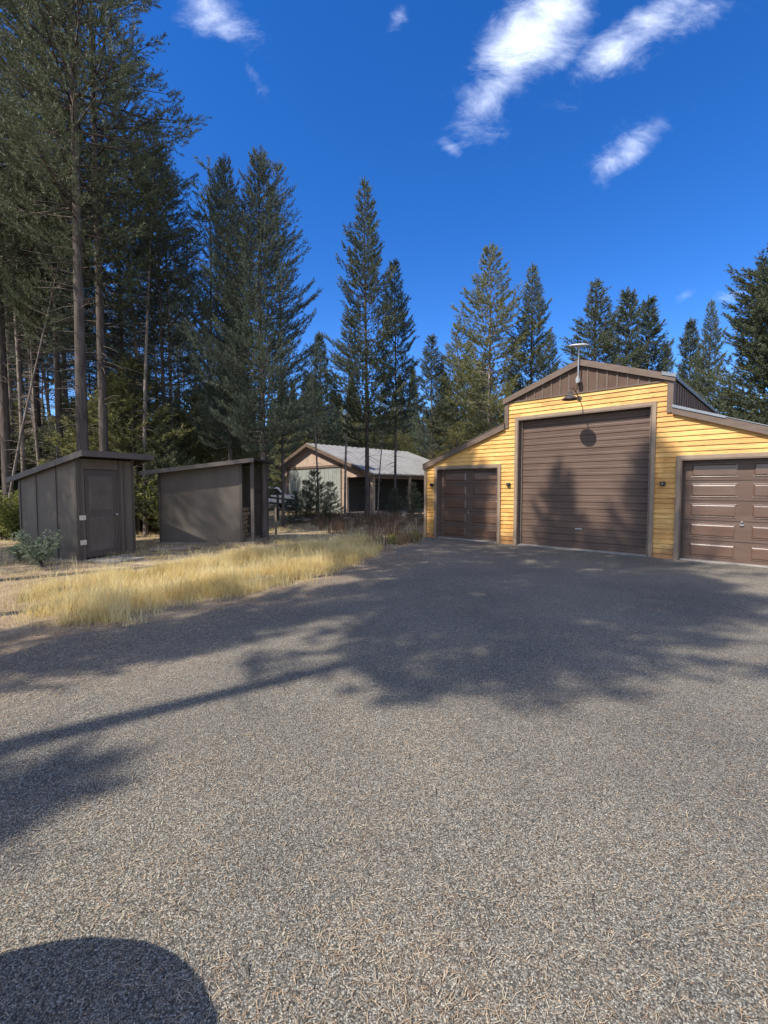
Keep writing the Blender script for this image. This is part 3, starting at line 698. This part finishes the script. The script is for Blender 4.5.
def pine_mesh(seed, H, cb, Rr, nb, tw_step, per, nlen, nwid, mat, bark, shape=0.75, trunk_r=0.17, dead=25, droop=0.15, lean=0.0, gap=0.25, plen=0.36):
    r = np.random.default_rng(seed); T = MB()
    ph = r.uniform(0,6.28,4)
    def axis(z):
        t = z/H
        return np.array([0.12*math.sin(t*4+ph[0])*t + lean*t*t*H*0.1, 0.12*math.sin(t*3.3+ph[1])*t, z])
    zs = np.linspace(0, H, 15)
    rad = [trunk_r*(1.22 if i == 0 else 1.0)*max(0.05, (1-z/H)**0.8) for i, z in enumerate(zs)]
    zs2 = zs.copy(); zs2[0] = -0.06
    T.tube([axis(z) for z in zs2], rad, 9, cap=False)
    for k in range(dead):
        z = H*(0.1 + (cb+0.1-0.1)*r.uniform(0,1)); a = r.uniform(0,6.28); l = r.uniform(0.25,1.0)*min(1.3,Rr*0.6); p = axis(z)
        e = p + np.array([math.cos(a)*l, math.sin(a)*l, -l*r.uniform(-0.1,0.45)]); mid = (p+e)/2+np.array([0,0,0.05*l])
        T.tube([p, mid, e], [0.017,0.011,0.004], 3, cap=False)
    A = []; B = []
    sect = r.uniform(0,6.28,3); q = shape
    k_ = 0; nwh = nb//5
    for wq in range(nwh):                            # loose whorls of four to six boughs
        tw = ((wq + r.uniform(0,0.7))/nwh)**0.95
        a0 = wq*1.1 + r.uniform(-0.5,0.5); nbr = r.integers(4,7); wl_ = r.uniform(0.78,1.12)
        for bi in range(nbr):
            t = min(0.995, max(0, tw + r.uniform(-0.4,0.4)/nwh))
            z = H*(cb + (1-cb)*t)*0.985
            a = a0 + bi*6.283/nbr + r.uniform(-0.35,0.35)
            prof = min(1.0,(1-t)/q)**0.9 * min(1.0, (t+0.25)/0.40)
            wob = 1 + 0.20*math.sin(t*15+a+ph[2]) + 0.12*math.sin(t*33+ph[3])
            L = Rr*prof*r.uniform(0.62,1.15)*wob*wl_ + 0.10
            if t < 0.55 and r.uniform() < gap and math.cos(a-sect[0]) > 0: continue
            if r.uniform() < gap*0.5 + 0.03: continue
            up = -droop*(1-t)*1.2 + 0.65*t
            hd = np.array([math.cos(a), math.sin(a), 0.0]); p0 = axis(z)
            side = np.array([-hd[1], hd[0], 0.0]); curl = r.uniform(-0.22,0.22)
            def bp(s): return p0 + hd*L*s + side*curl*L*s*s + np.array([0,0,L*(up*s + 0.30*s*s*s)])
            T.tube([bp(0), bp(0.5), bp(1.0)], [0.006+0.011*L, 0.005+0.006*L, 0.004], 3, cap=False)
            npl = max(3, int(L*0.9/tw_step*2.35))
            for i in range(npl):
                s = 0.18 + 0.80*((i+r.uniform(0,1))/npl)**0.85
                if L < 0.6: s = 0.1+0.9*(i+0.5)/npl
                b = bp(s); sg = 1 if i % 2 else -1
                off = (0.26*L*(1.1-s))*r.uniform(0.1,1.2)
                b = b + side*sg*off + hd*off*0.5 + np.array([0,0,off*r.uniform(-0.1,0.35)])
                td = hd*r.uniform(0.4,0.9) + side*sg*r.uniform(0.1,0.9) + np.array([0,0,r.uniform(0.25,0.95)]); td /= np.linalg.norm(td)
                A.append(b); B.append(b + td*plen*r.uniform(0.6,1.2))
            e = bp(1.0); A.append(bp(0.9)); B.append(e + (hd*0.5+np.array([0,0,0.7]))*plen*0.8)
    for z in np.linspace(H*0.94, H, 5): A.append(axis(z-0.25)); B.append(axis(z)+np.array([0,0,plen*0.4]))
    V, tint = plume_tris(np.array(A), np.array(B), per, nlen*1.15, nwid*1.1, r)
    crown = mesh_np('crown', V, 3, mat, tint=tint, link=False)
    me = bpy.data.meshes.new('trunk'); me.from_pydata(T.v, [], T.f); me.materials.append(bark)
    me.polygons.foreach_set('use_smooth', [True]*len(me.polygons)); me.update()
    return me, crown, H
PR = {}
#                       seed  H   cb    R   nb  step per len  wid
N_, B_ = MAT['needles'], MAT['needles_b']; K_ = MAT['bark']
PR['tallA'] = pine_mesh(1, 22, 0.38, 2.7, 230, 0.20, 34, 0.10, 0.016, N_, K_, 0.5, 0.17, 60, gap=0.25)
PR['tallB'] = pine_mesh(2, 21, 0.36, 2.3, 215, 0.20, 34, 0.10, 0.016, N_, K_, 0.5, 0.14, 60, gap=0.25)
PR['tallC'] = pine_mesh(3, 18, 0.30, 2.2, 210, 0.20, 32, 0.10, 0.018, B_, K_, 0.6, 0.12, 50, gap=0.22)
PR['stand'] = pine_mesh(15, 19, 0.56, 1.6, 120, 0.22, 30, 0.11, 0.02, N_, K_, 0.5, 0.11, 60, gap=0.25)
PR['stand2'] = pine_mesh(16, 17, 0.50, 1.4, 110, 0.22, 30, 0.11, 0.02, B_, MAT['bark_light'], 0.6, 0.09, 60, gap=0.3, lean=0.2)
PR['dense'] = pine_mesh(4, 15, 0.10, 2.1, 270, 0.19, 34, 0.11, 0.02, B_, K_, 0.7, 0.16, 25, gap=0.08)
PR['crowned'] = pine_mesh(14, 15, 0.24, 2.6, 280, 0.18, 36, 0.11, 0.02, B_, K_, 0.62, 0.17, 30, gap=0.05)
PR['full']  = pine_mesh(5, 19, 0.22, 2.5, 270, 0.20, 30, 0.13, 0.028, N_, K_, 0.72, 0.17, 40, gap=0.22)
PR['thin']  = pine_mesh(6, 15, 0.34, 1.7, 190, 0.20, 30, 0.13, 0.028, B_, K_, 0.7, 0.11, 40, gap=0.25)
PR['airy']  = pine_mesh(7, 18, 0.26, 2.4, 190, 0.22, 28, 0.14, 0.03, MAT['needles_y'], MAT['bark_light'], 0.5, 0.13, 50, gap=0.25)
PR['fir']   = pine_mesh(8, 12, 0.04, 1.9, 250, 0.20, 28, 0.13, 0.032, B_, K_, 0.85, 0.11, 0, droop=0.25, gap=0.03)
PR['young'] = pine_mesh(9, 3.2, 0.03, 0.85, 90, 0.14, 30, 0.08, 0.012, N_, K_, 0.85, 0.04, 0, droop=0.0, gap=0.0, plen=0.22)
PR['youngy']= pine_mesh(10, 5, 0.05, 1.3, 110, 0.19, 28, 0.11, 0.024, MAT['needles_y'], MAT['bark_light'], 0.8, 0.05, 5, droop=0.0, gap=0.1, plen=0.28)
PR['bigR']  = pine_mesh(12, 18, 0.03, 4.8, 620, 0.26, 34, 0.15, 0.034, N_, K_, 0.8, 0.25, 10, droop=0.2, gap=0.03, plen=0.45)
PR['pole']  = pine_mesh(13, 15, 0.6, 1.0, 60, 0.2, 24, 0.12, 0.02, N_, MAT['bark_light'], 0.5, 0.075, 60, gap=0.3, lean=0.5)
def plant(kind, pos, H=None, label=None, cat='tree', group=None, rot=None, name='pine_tree', wide=1.0, tilt=(0,0)):
    tm, cm, h0 = PR[kind]
    s = (H/h0) if H else 1.0
    o = empty(name, (pos.x, pos.y, 0), rot if rot is not None else rnd.uniform(0, 6.28), s)
    o.scale = (s*wide, s*wide, s); o.rotation_euler = (tilt[0], tilt[1], o.rotation_euler[2])
    tag(o, label, cat, group)
    for nm, me in (('trunk', tm), ('crown', cm)):
        c = bpy.data.objects.new(nm, me); COL.objects.link(c); c.parent = o
    return o
keyt = [  # kind, base px, distance, height (or top pixel row < 0 => -row), width, label
 ('tallA', 84, 13.2, 22.5, 1.0, 'tall thick trunked pine rising right behind the shed with the door'),
 ('tallB', 106, 14.6, 21.5, 1.05, 'tall pine with greyer trunk, second from the thick one behind the shed with the door'),
 ('tallC', 165, 17.0, -128, .95, 'pine between the two sheds with its crown top against open sky'),
 ('tallC', 126, 19.5, 19.0, .9, 'thin dark pine just right of the tall pair behind the shed with the door'),
 ('tallB', 62, 16.5, 19.5, 1.0, 'slender pine just left of the thick trunk behind the shed with the door'),
 ('tallB', 8, 15.5, 20.5, 1.2, 'broad dark pine at the left picture edge above the shed eave'),
 ('tallC', 40, 18.5, 20.5, 1.1, 'pine with thin trunk left of the shed with the door, second from the picture edge'),
 ('crowned', 231, 16.6, -158, .62, 'dark spire topped pine, left one of the dense pair over the wood shed'),
 ('crowned', 264, 14.2, -150, .80, 'dense full pine beside the open end of the wood shed, right one of the pair'),
 ('full', 367, 24.5, -180, .84, 'tall conical pine standing alone against the sky before the tan barn'),
 ('thin', 395, 26.0, -260, .82, 'slimmer pine just right of the tall conical pine before the barn'),
 ('fir', 320, 43.0, -333, .95, 'pointed fir rising behind the peak of the tan barn'),
 ('thin', 432, 33.0, -336, 1.2, 'dark round topped pine behind the left corner of the garage'),
 ('airy', 456, 33.5, -322, 1.0, 'pale yellowish airy pine above the left lean-to roof of the garage'),
 ('airy', 487, 30.5, -246, 1.1, 'tall airy pine with lit trunk left of the garage gable'),
 ('full', 529, 31.0, -264, .95, 'dark pine with leafy crown just left of the garage roof peak'),
 ('full', 592, 27.0, -279, 1.35, 'broad bluish pine right behind the satellite dish'),
 ('fir', 622, 31.0, -290, 1.05, 'narrow pine between the two rounder ones behind the garage ridge'),
 ('fir', 643, 33.0, -297, 1.0, 'pointed pine right of the broad bluish pine behind garage roof'),
 ('fir', 662, 50.0, -346, .8, 'tiny distant spire tree over the garage roof corner'),
 ('fir', 684, 42.0, -320, .9, 'small distant fir, left one of the pair right of the garage roof'),
 ('full', 704, 38.0, -300, .8, 'taller distant pine, right one of the pair right of the garage roof'),
 ('bigR', 784, 23.0, -215, 1.15, 'huge dense green conifer at the right picture edge over the garage'),
]
taken = []
for kd, px, Y, h, wd, lab in keyt:
    pos = at(px, Y); H = top_height(-h, Y) if h < 0 else h
    plant(kd, pos, H, lab, wide=wd*1.0); taken.append(pos)
# leaning and thin stems at the left
plant('pole', at(2, 14.5), 10, 'thin bare stem leaning right at the far left beside the shed', tilt=(0.02, 0.2), rot=0.0); 
plant('pole', at(45, 17), 13, 'thin pale trunk leaning left behind the shed with the door', tilt=(0.0, -0.08), rot=0.0)
plant('pole', at(378, 25.5), 6.5, 'short thin pale trunk just left of the slimmer pine before the barn', wide=1.6, rot=0.3)
plant('pole', at(345, 24), 11, 'thin dark trunk left of the tall conical pine before the barn', wide=1.3, rot=0.9)
plant('pole', at(318, 23), 9, 'thin trunk standing in front of the big pale barn door', wide=1.3, rot=2.2)
plant('stand', at(283, 18.5), 14.5, 'dark trunk pine between the wood shed and the tan barn', wide=.8)

def in_building(p, marg=1.0):
    q = Vector(p); n = q.dot(NV)-N0; u = q.dot(UV)-UC
    if -4 < n < 10+marg+1 and -6.2 < u < 8: return True
    w_ = q-Vector((-4.5,31)); al_ = w_.dot(sh(1,0)); pe_ = w_.dot(sh(0,1))
    if -15 < al_ < 1 and abs(pe_) < 3.5: return True
    r_ = q-bo; a = -(r_.dot(fd)); b_ = r_.dot(sdv)
    if -11.5 < a < 2 and -1.5 < b_ < 11.5: return True
    for c in ((-7.6,11.3,2.0),(-5.2,13.8,2.3)):
        if (q-Vector(c[:2])).length < c[2]: return True
    return False
ZONES = [(-999, 0, 'left of the small shed'), (0, 22, 'at the left picture edge'), (22, 55, 'over the small shed low end'),
 (55, 88, 'over the small shed high corner'), (88, 131, 'over the small shed door'), (131, 160, 'over the gap between the sheds'),
 (160, 205, 'over the wood shed left half'), (205, 250, 'over the wood shed right half'), (250, 290, 'between the wood shed and the barn'),
 (290, 345, 'behind the barn door side'), (345, 385, 'behind the barn roof near half'), (385, 425, 'behind the barn roof far half'),
 (425, 465, 'over the left lean-to low end'), (465, 507, 'over the left lean-to high end'),
 (507, 545, 'behind the gable left eave'), (545, 585, 'behind the garage peak'), (585, 680, 'behind the gable right slope'), (680, 9999, 'behind the right garage lean-to')]
LOOK = {'pole':'bare leaning','stand':'bare stemmed','stand2':'pale stemmed','tallA':'dark green','tallB':'bluish green','tallC':'deep green','thin':'narrow bluish','airy':'pale yellowish','fir':'pointed conical','full':'bushy green','youngy':'yellow green','young':'dark green',
        'green':'leafy','green2':'broad leafy'}
def zone(px):
    for a, b, t in ZONES:
        if a <= px < b: return t
def scatter(n, pxr, Yr, kinds, Hr, noun, group, name='pine_tree', mind=1.3, cat='tree', wide=(0.85,1.15)):
    c = 0; tries = 0
    while c < n and tries < n*60:
        tries += 1
        Y = math.sqrt(rnd.uniform(Yr[0]**2, Yr[1]**2)); px = rnd.uniform(*pxr); p = at(px, Y)
        if in_building(p) or any((p-t).length < mind for t in taken): continue
        taken.append(p); c += 1
        kd = rnd.choice(kinds); H = rnd.uniform(*Hr); f = (H-Hr[0])/(Hr[1]-Hr[0]); g = (Y-Yr[0])/(Yr[1]-Yr[0])
        size = 'shorter' if f < .33 else ('tall' if f > .66 else 'medium'); dep = 'in front' if g < .4 else ('halfway back' if g < .75 else 'far back')
        plant(kd, p, H, f'{size} {LOOK[kd]} {noun} {zone(px)}, {dep}', cat, group, name=name, wide=rnd.uniform(*wide))
scatter(34, (-70, 215), (17, 38), ['stand','stand2','stand','tallC','stand2'], (14, 20), 'pine', 'slender pines in the woods behind the sheds')
scatter(10, (195, 248), (24, 44), ['tallC','thin','fir'], (9, 13), 'pine', 'dark pines between the wood shed and the barn')
scatter(26, (285, 470), (44, 66), ['airy','thin','fir','tallC','airy'], (9, 14), 'background pine', 'pines behind the barn roof', mind=1.8)
scatter(20, (430, 560), (34, 55), ['airy','tallC','thin','fir'], (9, 15), 'distant pine', 'background pines behind the garage')
scatter(12, (560, 800), (42, 62), ['full','fir','thin'], (8, 11), 'low background pine', 'low background pines behind the garage roof')
scatter(100, (-60, 248), (15.5, 36), ['youngy','youngy','youngy','young'], (2.0, 6.5), 'young pine', 'small understory pines behind the sheds', name='young_pine', mind=0.8, cat='young tree', wide=(1.0,1.5))
scatter(24, (295, 440), (41, 60), ['youngy','airy'], (5, 9), 'sunlit young pine', 'sunlit young trees behind the barn', name='young_pine', mind=1.0, cat='young tree', wide=(1.1,1.5))
scatter(22, (-20, 215), (15, 28), ['pole','pole','stand2'], (12, 18), 'thin trunk', 'thin bare trunks behind the sheds', mind=0.8, wide=(1.0,1.5))
# small conifers before the barn
for px, Y, h, lab in ((306, 22, 2.0, 'small dark conifer before the left part of the pale barn door'), (294, 20, 1.5, 'smallest dark conifer at the left corner of the barn'),
                      (316, 23, 2.5, 'tallest small conifer in the middle of the pale barn door'), (330, 21, 1.9, 'small pointed conifer before the right part of the pale barn door'),
                      (395, 25.5, 1.6, 'bushy little conifer in the barn side bay shade'), (414, 24, 1.9, 'green bushy sapling close to the left garage corner')):
    plant('young', at(px, Y), h, lab, 'young tree', name='young_conifer', wide=1.15)

# trees left of the frame whose shadows fall across the drive: (along, across, height, kind, width, label)
KS = 1/math.tan(SUN_EL)
PR['poleS'] = pine_mesh(21, 20, 0.62, 1.9, 270, 0.20, 30, 0.12, 0.03, MAT['needles'], MAT['bark'], 0.4, 0.20, 14, gap=0.1)
PR['cone'] = pine_mesh(22, 20, 0.54, 1.8, 190, 0.20, 30, 0.12, 0.03, MAT['needles'], MAT['bark'], 0.7, 0.17, 20, gap=0.06)
# (tip of the shadow along, across, height, kind, width, label)
for tip, p, h, kd, wd, lab in (
    (9.3, 3.68, 20.0, 'poleS', .92, 'tall pine left of the drive casting the long trunk shadow'),
    (12.9, 7.61, 20.0, 'cone', .85, 'pine left of the drive shading the middle of the tall garage door'),
    (13.9, 5.35, 22.5, 'cone', 1.05, 'broad pine left of the drive shading the right side of the tall door'),
    (13.0, 10.5, 20.5, 'cone', 1.2, 'pine left of the sheds shading the small left garage door'),
    (-0.1, 3.2, 12.0, 'thin', 1.3, 'short pine left of the drive shading its near left corner'),
    (3.6, 5.3, 15.0, 'thin', .65, 'pine left of the drive behind the long trunk shadow'),
    (7.5, 6.0, 20.0, 'cone', .7, 'far left pine leaving broken shade on the drive'),
    (3.0, 12.0, 15.5, 'stand', .8, 'pine left of the shed with the door, nearest the drive'),
    (3.5, 13.2, 15.0, 'dense', .7, 'dense pine left of the shed with the door'),
    (6.5, 14.2, 16.5, 'tallB', 1.0, 'pine left of both sheds'),
    (5.0, 15.3, 15.0, 'dense', .9, 'dense pine shading the wood shed'),
    ):
    plant(kd, sh(tip - h*KS, p), h, lab, wide=wd)

# far woods: one mass
def far_woods():
    r = np.random.default_rng(77); Vs = []; Ts = []
    for i in range(420):
        az = r.uniform(-62, 62); Y = r.uniform(66, 120)
        x = math.tan(R(az))*Y if abs(az) < 55 else math.copysign(Y*1.4, az)
        H = r.uniform(12, 20) if az < 8 else r.uniform(9, 14); Rr = r.uniform(1.4, 2.4)
        n = 700; t = r.uniform(0, 1, n)**1.2; a = r.uniform(0, 6.28, n); rr = Rr*(1-t)**0.8*np.sqrt(r.uniform(0.05, 1, n))
        P = np.stack([x+rr*np.cos(a), Y+rr*np.sin(a), H*(0.06+0.94*t)-0.12*rr], 1)
        D0 = np.stack([np.cos(a)*0.6, np.sin(a)*0.6, 0.3*np.ones(n)], 1)
        V, T = needle_tris(P, D0, 5, 0.55, 0.18, 0.8, r); Vs.append(V); Ts.append(T*0.7+r.uniform(0,0.3))
    o = mesh_np('far_woods', np.concatenate(Vs), 3, MAT['needles'], tint=np.concatenate(Ts))
    tag(o, 'distant pine woods closing the view behind everything', 'woods', kind='stuff')
far_woods()

# ------------------------------------------------------------------ grass and ground cover
def blades(name, XY, hgt, wid, mat, lean=0.5, label='', cat='grass', z0=0.0, tintbias=0.0, r=rng):
    n = len(XY)
    a = r.uniform(0, 6.283, n); h = hgt*(0.35+0.9*r.uniform(0, 1, n)**1.5)*(0.85+0.35*np.sin(XY[:,0]*3.1+1)*np.sin(XY[:,1]*2.3)); ln = lean*r.uniform(0.1, 1.0, n)*h
    d = np.stack([np.cos(a), np.sin(a), np.zeros(n)], 1); fa_ = r.uniform(0, 6.283, n)
    s = np.stack([np.cos(fa_), np.sin(fa_), np.zeros(n)], 1)*(wid*0.5)
    b = np.concatenate([XY, np.full((n,1), z0)], 1)
    m1 = b + d*(ln*0.35)[:,None] + np.array([0,0,1])*(h*0.6)[:,None]
    tp = b + d*ln[:,None] + np.array([0,0,1])*(h)[:,None]
    V = np.stack([b-s, b+s, m1+s*0.8, b-s, m1+s*0.8, m1-s*0.8, m1-s*0.8, m1+s*0.8, tp], 1).reshape(-1,3)
    sm = 0.5+0.3*np.sin(XY[:,0]*2.7+np.sin(XY[:,1]*3.3))*np.sin(XY[:,1]*1.9+1.3)
    tint = np.repeat(np.clip(sm+r.uniform(-0.3,0.3,n)+tintbias, 0, 1), 9)
    o = mesh_np(name, V, 3, mat, tint=tint)
    tag(o, label, cat, kind='stuff'); return o
strip_px = [(22,600),(34,620),(70,630),(130,620),(160,606),(200,600),(262,592),(320,575),(362,560),(382,549),(376,540),(330,543),(270,550),(225,557),(185,566),(150,574),(110,578),(55,586)]
strip = np.array([list(G(*p)) for p in strip_px])
def sample(poly, n, r=rng):
    lo, hi = poly.min(0), poly.max(0); out = []
    c = 0
    while c < n:
        q = r.uniform(lo, hi, (n*2, 2)); q = q[inside(q, poly)]; out.append(q); c += len(q)
    return np.concatenate(out)[:n]
def clump(XY, n, sig, r=rng):
    i = r.integers(0, len(XY), n); return XY[i] + r.normal(size=(n,2))*sig
ctr = sample(strip, 2600) + rng.normal(size=(2600,2))*0.16
pn_ = np.sin(ctr[:,0]*3.7+2*np.sin(ctr[:,1]*1.9))*np.sin(ctr[:,1]*3.1+1.5*np.sin(ctr[:,0]*2.3)) + 0.5*np.sin(ctr[:,0]*9+ctr[:,1]*7)*np.sin(ctr[:,1]*8)
ctr = ctr[pn_ + rng.normal(size=len(ctr))*0.25 > -0.28]
dens_n = clump(ctr, 62000, 0.08)
blades('tall_grass', clump(sample(strip, 420), 9000, 0.07), 0.42, 0.0045, MAT['straw'], 0.8, 'taller wispy pale stalks standing up from the dry grass strip', tintbias=0.2)
blades('green_grass', clump(sample(strip, 70), 4200, 0.09), 0.15, 0.006, MAT['leaf'], 0.7, 'small green tufts mixed into the dry grass strip')
blades('dry_grass', dens_n, 0.21, 0.005, MAT['straw'], 0.9, 'dense dry yellow grass strip along the edge of the drive')
# thin grass and litter round the sheds and under the trees
fl_px = [(-60,640),(14,624),(60,600),(160,572),(260,556),(385,540),(420,534),(426,520),(300,513),(0,520),(-160,530),(-200,600)]
flp = np.array([list(G(*p)) for p in fl_px])
q = sample(flp, 2600); q = clump(q, 60000, 0.11)
keep = np.array([not in_building(Vector(v), 0) or True for v in q[:1]]) 
blades('sparse_grass', q[~inside(q, drive_poly)], 0.15, 0.005, MAT['straw'], 0.9, 'sparse tufts of dry grass on the forest floor round the sheds')
# brown weeds at the garage corner
wp = np.array([list(G(*p)) for p in [(376,552),(424,541),(424,522),(385,517),(345,517),(300,521),(330,534),(370,538)]])
q = clump(sample(wp, 160), 5000, 0.12)
blades('dry_weeds', q, 0.55, 0.014, MAT['weed'], 0.45, 'brown dry weeds and stalks beside the left garage corner', 'weeds')
wl = np.array([list(G(*p)) for p in [(385,546),(420,541),(422,534),(392,536)]])
q = clump(sample(wl, 40), 900, 0.07)
blades('green_weeds', q, 0.16, 0.02, MAT['leaf'], 0.7, 'low green weeds at the foot of the brown stalks by the garage', 'weeds')
# understory leaves: bushes
def bush(seed, Rr, H, n, mat, leaf=0.05):
    r = np.random.default_rng(seed); T = MB(); tips = []; 
    for k in range(14):
        a = r.uniform(0,6.28); l = Rr*r.uniform(0.4,1.0); h = H*r.uniform(0.5,1.0)
        e = (math.cos(a)*l, math.sin(a)*l, h); T.tube([(0,0,-0.02),(e[0]*0.35,e[1]*0.35,h*0.55),e],[0.012,0.008,0.003],4,cap=False); tips.append(e)
    tips = np.array(tips)
    i = r.integers(0,len(tips),n); f = r.uniform(0.3,1.08,(n,1)); P = tips[i]*f*np.array([1,1,1]) + r.normal(size=(n,3))*Rr*0.13
    P[:,2] = np.abs(P[:,2])
    V, t_ = needle_tris(P, r.normal(size=(n,3))*0.5, 5, leaf*1.6, leaf*0.9, 0.9, r)
    cr = mesh_np('foliage', V, 3, mat, tint=t_, link=False)
    me = bpy.data.meshes.new('stems'); me.from_pydata(T.v, [], T.f); me.materials.append(MAT['bark']); me.update()
    return me, cr
BU = {'green': bush(1, 0.7, 1.0, 1100, MAT['leaf']), 'sage': bush(2, 0.42, 0.75, 700, MAT['sage'], 0.035), 'green2': bush(3, 0.9, 1.4, 1300, MAT['leaf'])}
def put_bush(kd, pos, s, lab, group=None):
    o = empty('shrub', (pos.x, pos.y, 0), rnd.uniform(0,6.28), s); tag(o, lab, 'shrub', group)
    for nm, me in (('stems', BU[kd][0]), ('foliage', BU[kd][1])):
        c = bpy.data.objects.new(nm, me); COL.objects.link(c); c.parent = o
put_bush('sage', G(42, 566), 0.95, 'pale sage green bush at the foot of the shed wall left of its door')
put_bush('sage', G(20, 561), 0.5, 'tiny pale bush beyond the left end of the shed wall')
c = 0
while c < 70:
    Y = rnd.uniform(12.5, 30); p = at(rnd.uniform(-40, 256), Y)
    if in_building(p) or (p-q0).length < 1.5 or (254 < 384+F*p.x/p.y < 276 and p.y > 13.5): continue
    c += 1; kd = rnd.choice(['green','green2']); sz = rnd.uniform(0.6, 1.3); px = 384+F*p.x/p.y
    put_bush(kd, p, sz, f"{'small' if sz < .83 else ('large' if sz > 1.07 else 'medium')} {LOOK[kd]} shrub low on the ground {zone(px).replace('over','behind')}, {'near' if Y < 18 else ('mid' if Y < 24 else 'far')}", 'low shrubs behind the sheds')
# fallen logs and boards
def log(a, b, r0, lab, mat='wood', name='fallen_log'):
    m_ = MB(); a = Vector((a.x, a.y, r0*0.9)); b = Vector((b.x, b.y, r0*0.9)); n_ = 6; pts_ = [a.lerp(b, i/n_)+Vector((rnd.uniform(-.03,.03),rnd.uniform(-.03,.03),rnd.uniform(-.01,.01))) for i in range(n_+1)]
    m_.tube(pts_, [r0*(1-0.05*i) for i in range(n_+1)], 9); tag(m_.build(name, MAT[mat], smooth=False), lab, 'log')
log(G(283,524), G(350,520), 0.11, 'pale fallen log lying across the ground before the barn')
log(G(150,552), G(200,550), 0.06, 'short grey log lying before the wood shed')
log(G(300,516), G(345,518), 0.07, 'thinner darker log lying beyond the pale fallen log')
for px, py, h, lab in ((283,524,0.5,'short pale stake left of the fallen log'),(276,535,0.9,'pale thin stake standing in the grass right of the wood shed'),(324,522,0.9,'pale stake right before the barn conifers')):
    p = G(px, py); m_ = MB(); m_.box(-0.03,0.03,-0.03,0.03,-0.02,h); m_.add([(-.03,-.03,h),(.03,-.03,h),(.03,.03,h),(-.03,.03,h),(0,0,h+.05)],[(0,1,4),(1,2,4),(2,3,4),(3,0,4)])
    o = m_.build('wooden_stake', MAT['wood']); o.location = (p.x,p.y,0); tag(o, lab, 'stake')

# unseen rounded body, added left of the drive only to cast its shadow in
bl = MB(); prof = []
for i in range(17):
    t = math.pi*i/16; prof.append((0.65*math.sin(t)+0.001, 0.60-0.64*math.cos(t)))
bl.lathe(prof, 32)
bo_ = bl.build('shadow_caster', MAT['shadow_caster'], smooth=True); p = sh(-1.09, 1.40); bo_.location = (p.x, p.y, 0)
tag(bo_, 'unseen rounded grey shape added to cast a shadow on the near left drive', 'shadow_caster')

# fallen needles: real curved needles on the drive, denser near the camera and by the grass
def litter():
    r = np.random.default_rng(5); n = 27000
    Y = 1.0*np.exp(r.uniform(0, math.log(11), n)); X = (r.uniform(-1.05, 1.05, n))*Y
    XY = np.stack([X, Y], 1)
    # drifts
    den = 0.55+0.45*np.sin(X*1.7+np.sin(Y*1.3)*1.5)*np.sin(Y*1.9+X*0.6)
    den = den*(0.5+0.5*np.sin(X*6.1+np.sin(Y*4.7)*2)*np.sin(Y*5.3+X*2.2))
    XY = XY[r.uniform(0,1,n) < 0.22+0.78*np.clip(den*1.6,0,1)]
    e0, e1 = G(0,655), G(380,555)
    m = 42000; t = r.uniform(-0.4, 1.05, m)[:,None]; off = (r.normal(size=(m,1)))*0.7+0.35
    ed_ = np.array([e1.x-e0.x, e1.y-e0.y]); nv = np.array([ed_[1], -ed_[0]])/np.linalg.norm(ed_)
    XY = np.concatenate([XY, np.array([[e0.x, e0.y]]) + t*ed_ + off*nv])
    XY = XY[XY[:,1] > 0.9]
    n = len(XY); a = r.uniform(0, 6.283, n); L = r.uniform(0.012, 0.05, n); cv = r.uniform(-0.8, 0.8, n)
    dist = np.linalg.norm(XY, axis=1); w = 0.0007 + 0.0002*dist
    pts3 = []
    for k, f in enumerate((0, 0.5, 1.0)):
        aa = a + cv*(f-0.5)*0.9
        off = np.stack([np.cos((a+aa)/2), np.sin((a+aa)/2)], 1)*(L*(f))[:,None]
        off += np.stack([-np.sin(a), np.cos(a)], 1)*(L*cv*0.5*f*f)[:,None]
        pts3.append(XY+off)
    z = 0.0065 + r.uniform(0, 0.004, n)
    s = np.stack([-np.sin(a), np.cos(a)], 1)*w[:,None]
    def v3(xy, dz): return np.concatenate([xy, (z+dz)[:,None]], 1)
    q1 = np.stack([v3(pts3[0]-s,0), v3(pts3[1]-s,0.003), v3(pts3[1]+s,0.003), v3(pts3[0]+s,0)], 1)
    q2 = np.stack([v3(pts3[1]-s,0.003), v3(pts3[2]-s*0.5,0.001), v3(pts3[2]+s*0.5,0.001), v3(pts3[1]+s,0.003)], 1)
    V = np.concatenate([q1, q2], 1).reshape(-1,3)
    tint = np.repeat(r.uniform(0,1,n), 8)
    o = mesh_np('fallen_needles', V, 4, MAT['litter'], tint=tint)
    tag(o, 'tan fallen pine needles strewn over the grey drive', 'needles', kind='stuff')
litter()

tw = MB()
for k in range(26):
    p = G(rnd.uniform(20, 740), rnd.uniform(650, 990)); a = rnd.uniform(0, 6.28); l = rnd.uniform(0.03, 0.09)
    q_ = [Vector((p.x+math.cos(a)*l*f, p.y+math.sin(a)*l*f + 0.012*math.sin(f*5), 0.010+0.004*math.sin(f*9))) for f in (0, .35, .7, 1)]
    o = MB(); o.tube(q_, [0.0022, 0.002, 0.0016, 0.001], 5); o = o.build('fallen_twig', MAT['bark'], smooth=True)
    tag(o, 'thin dead brown twig lying on the drive among fallen needles', 'twig', 'dead twigs scattered on the drive')
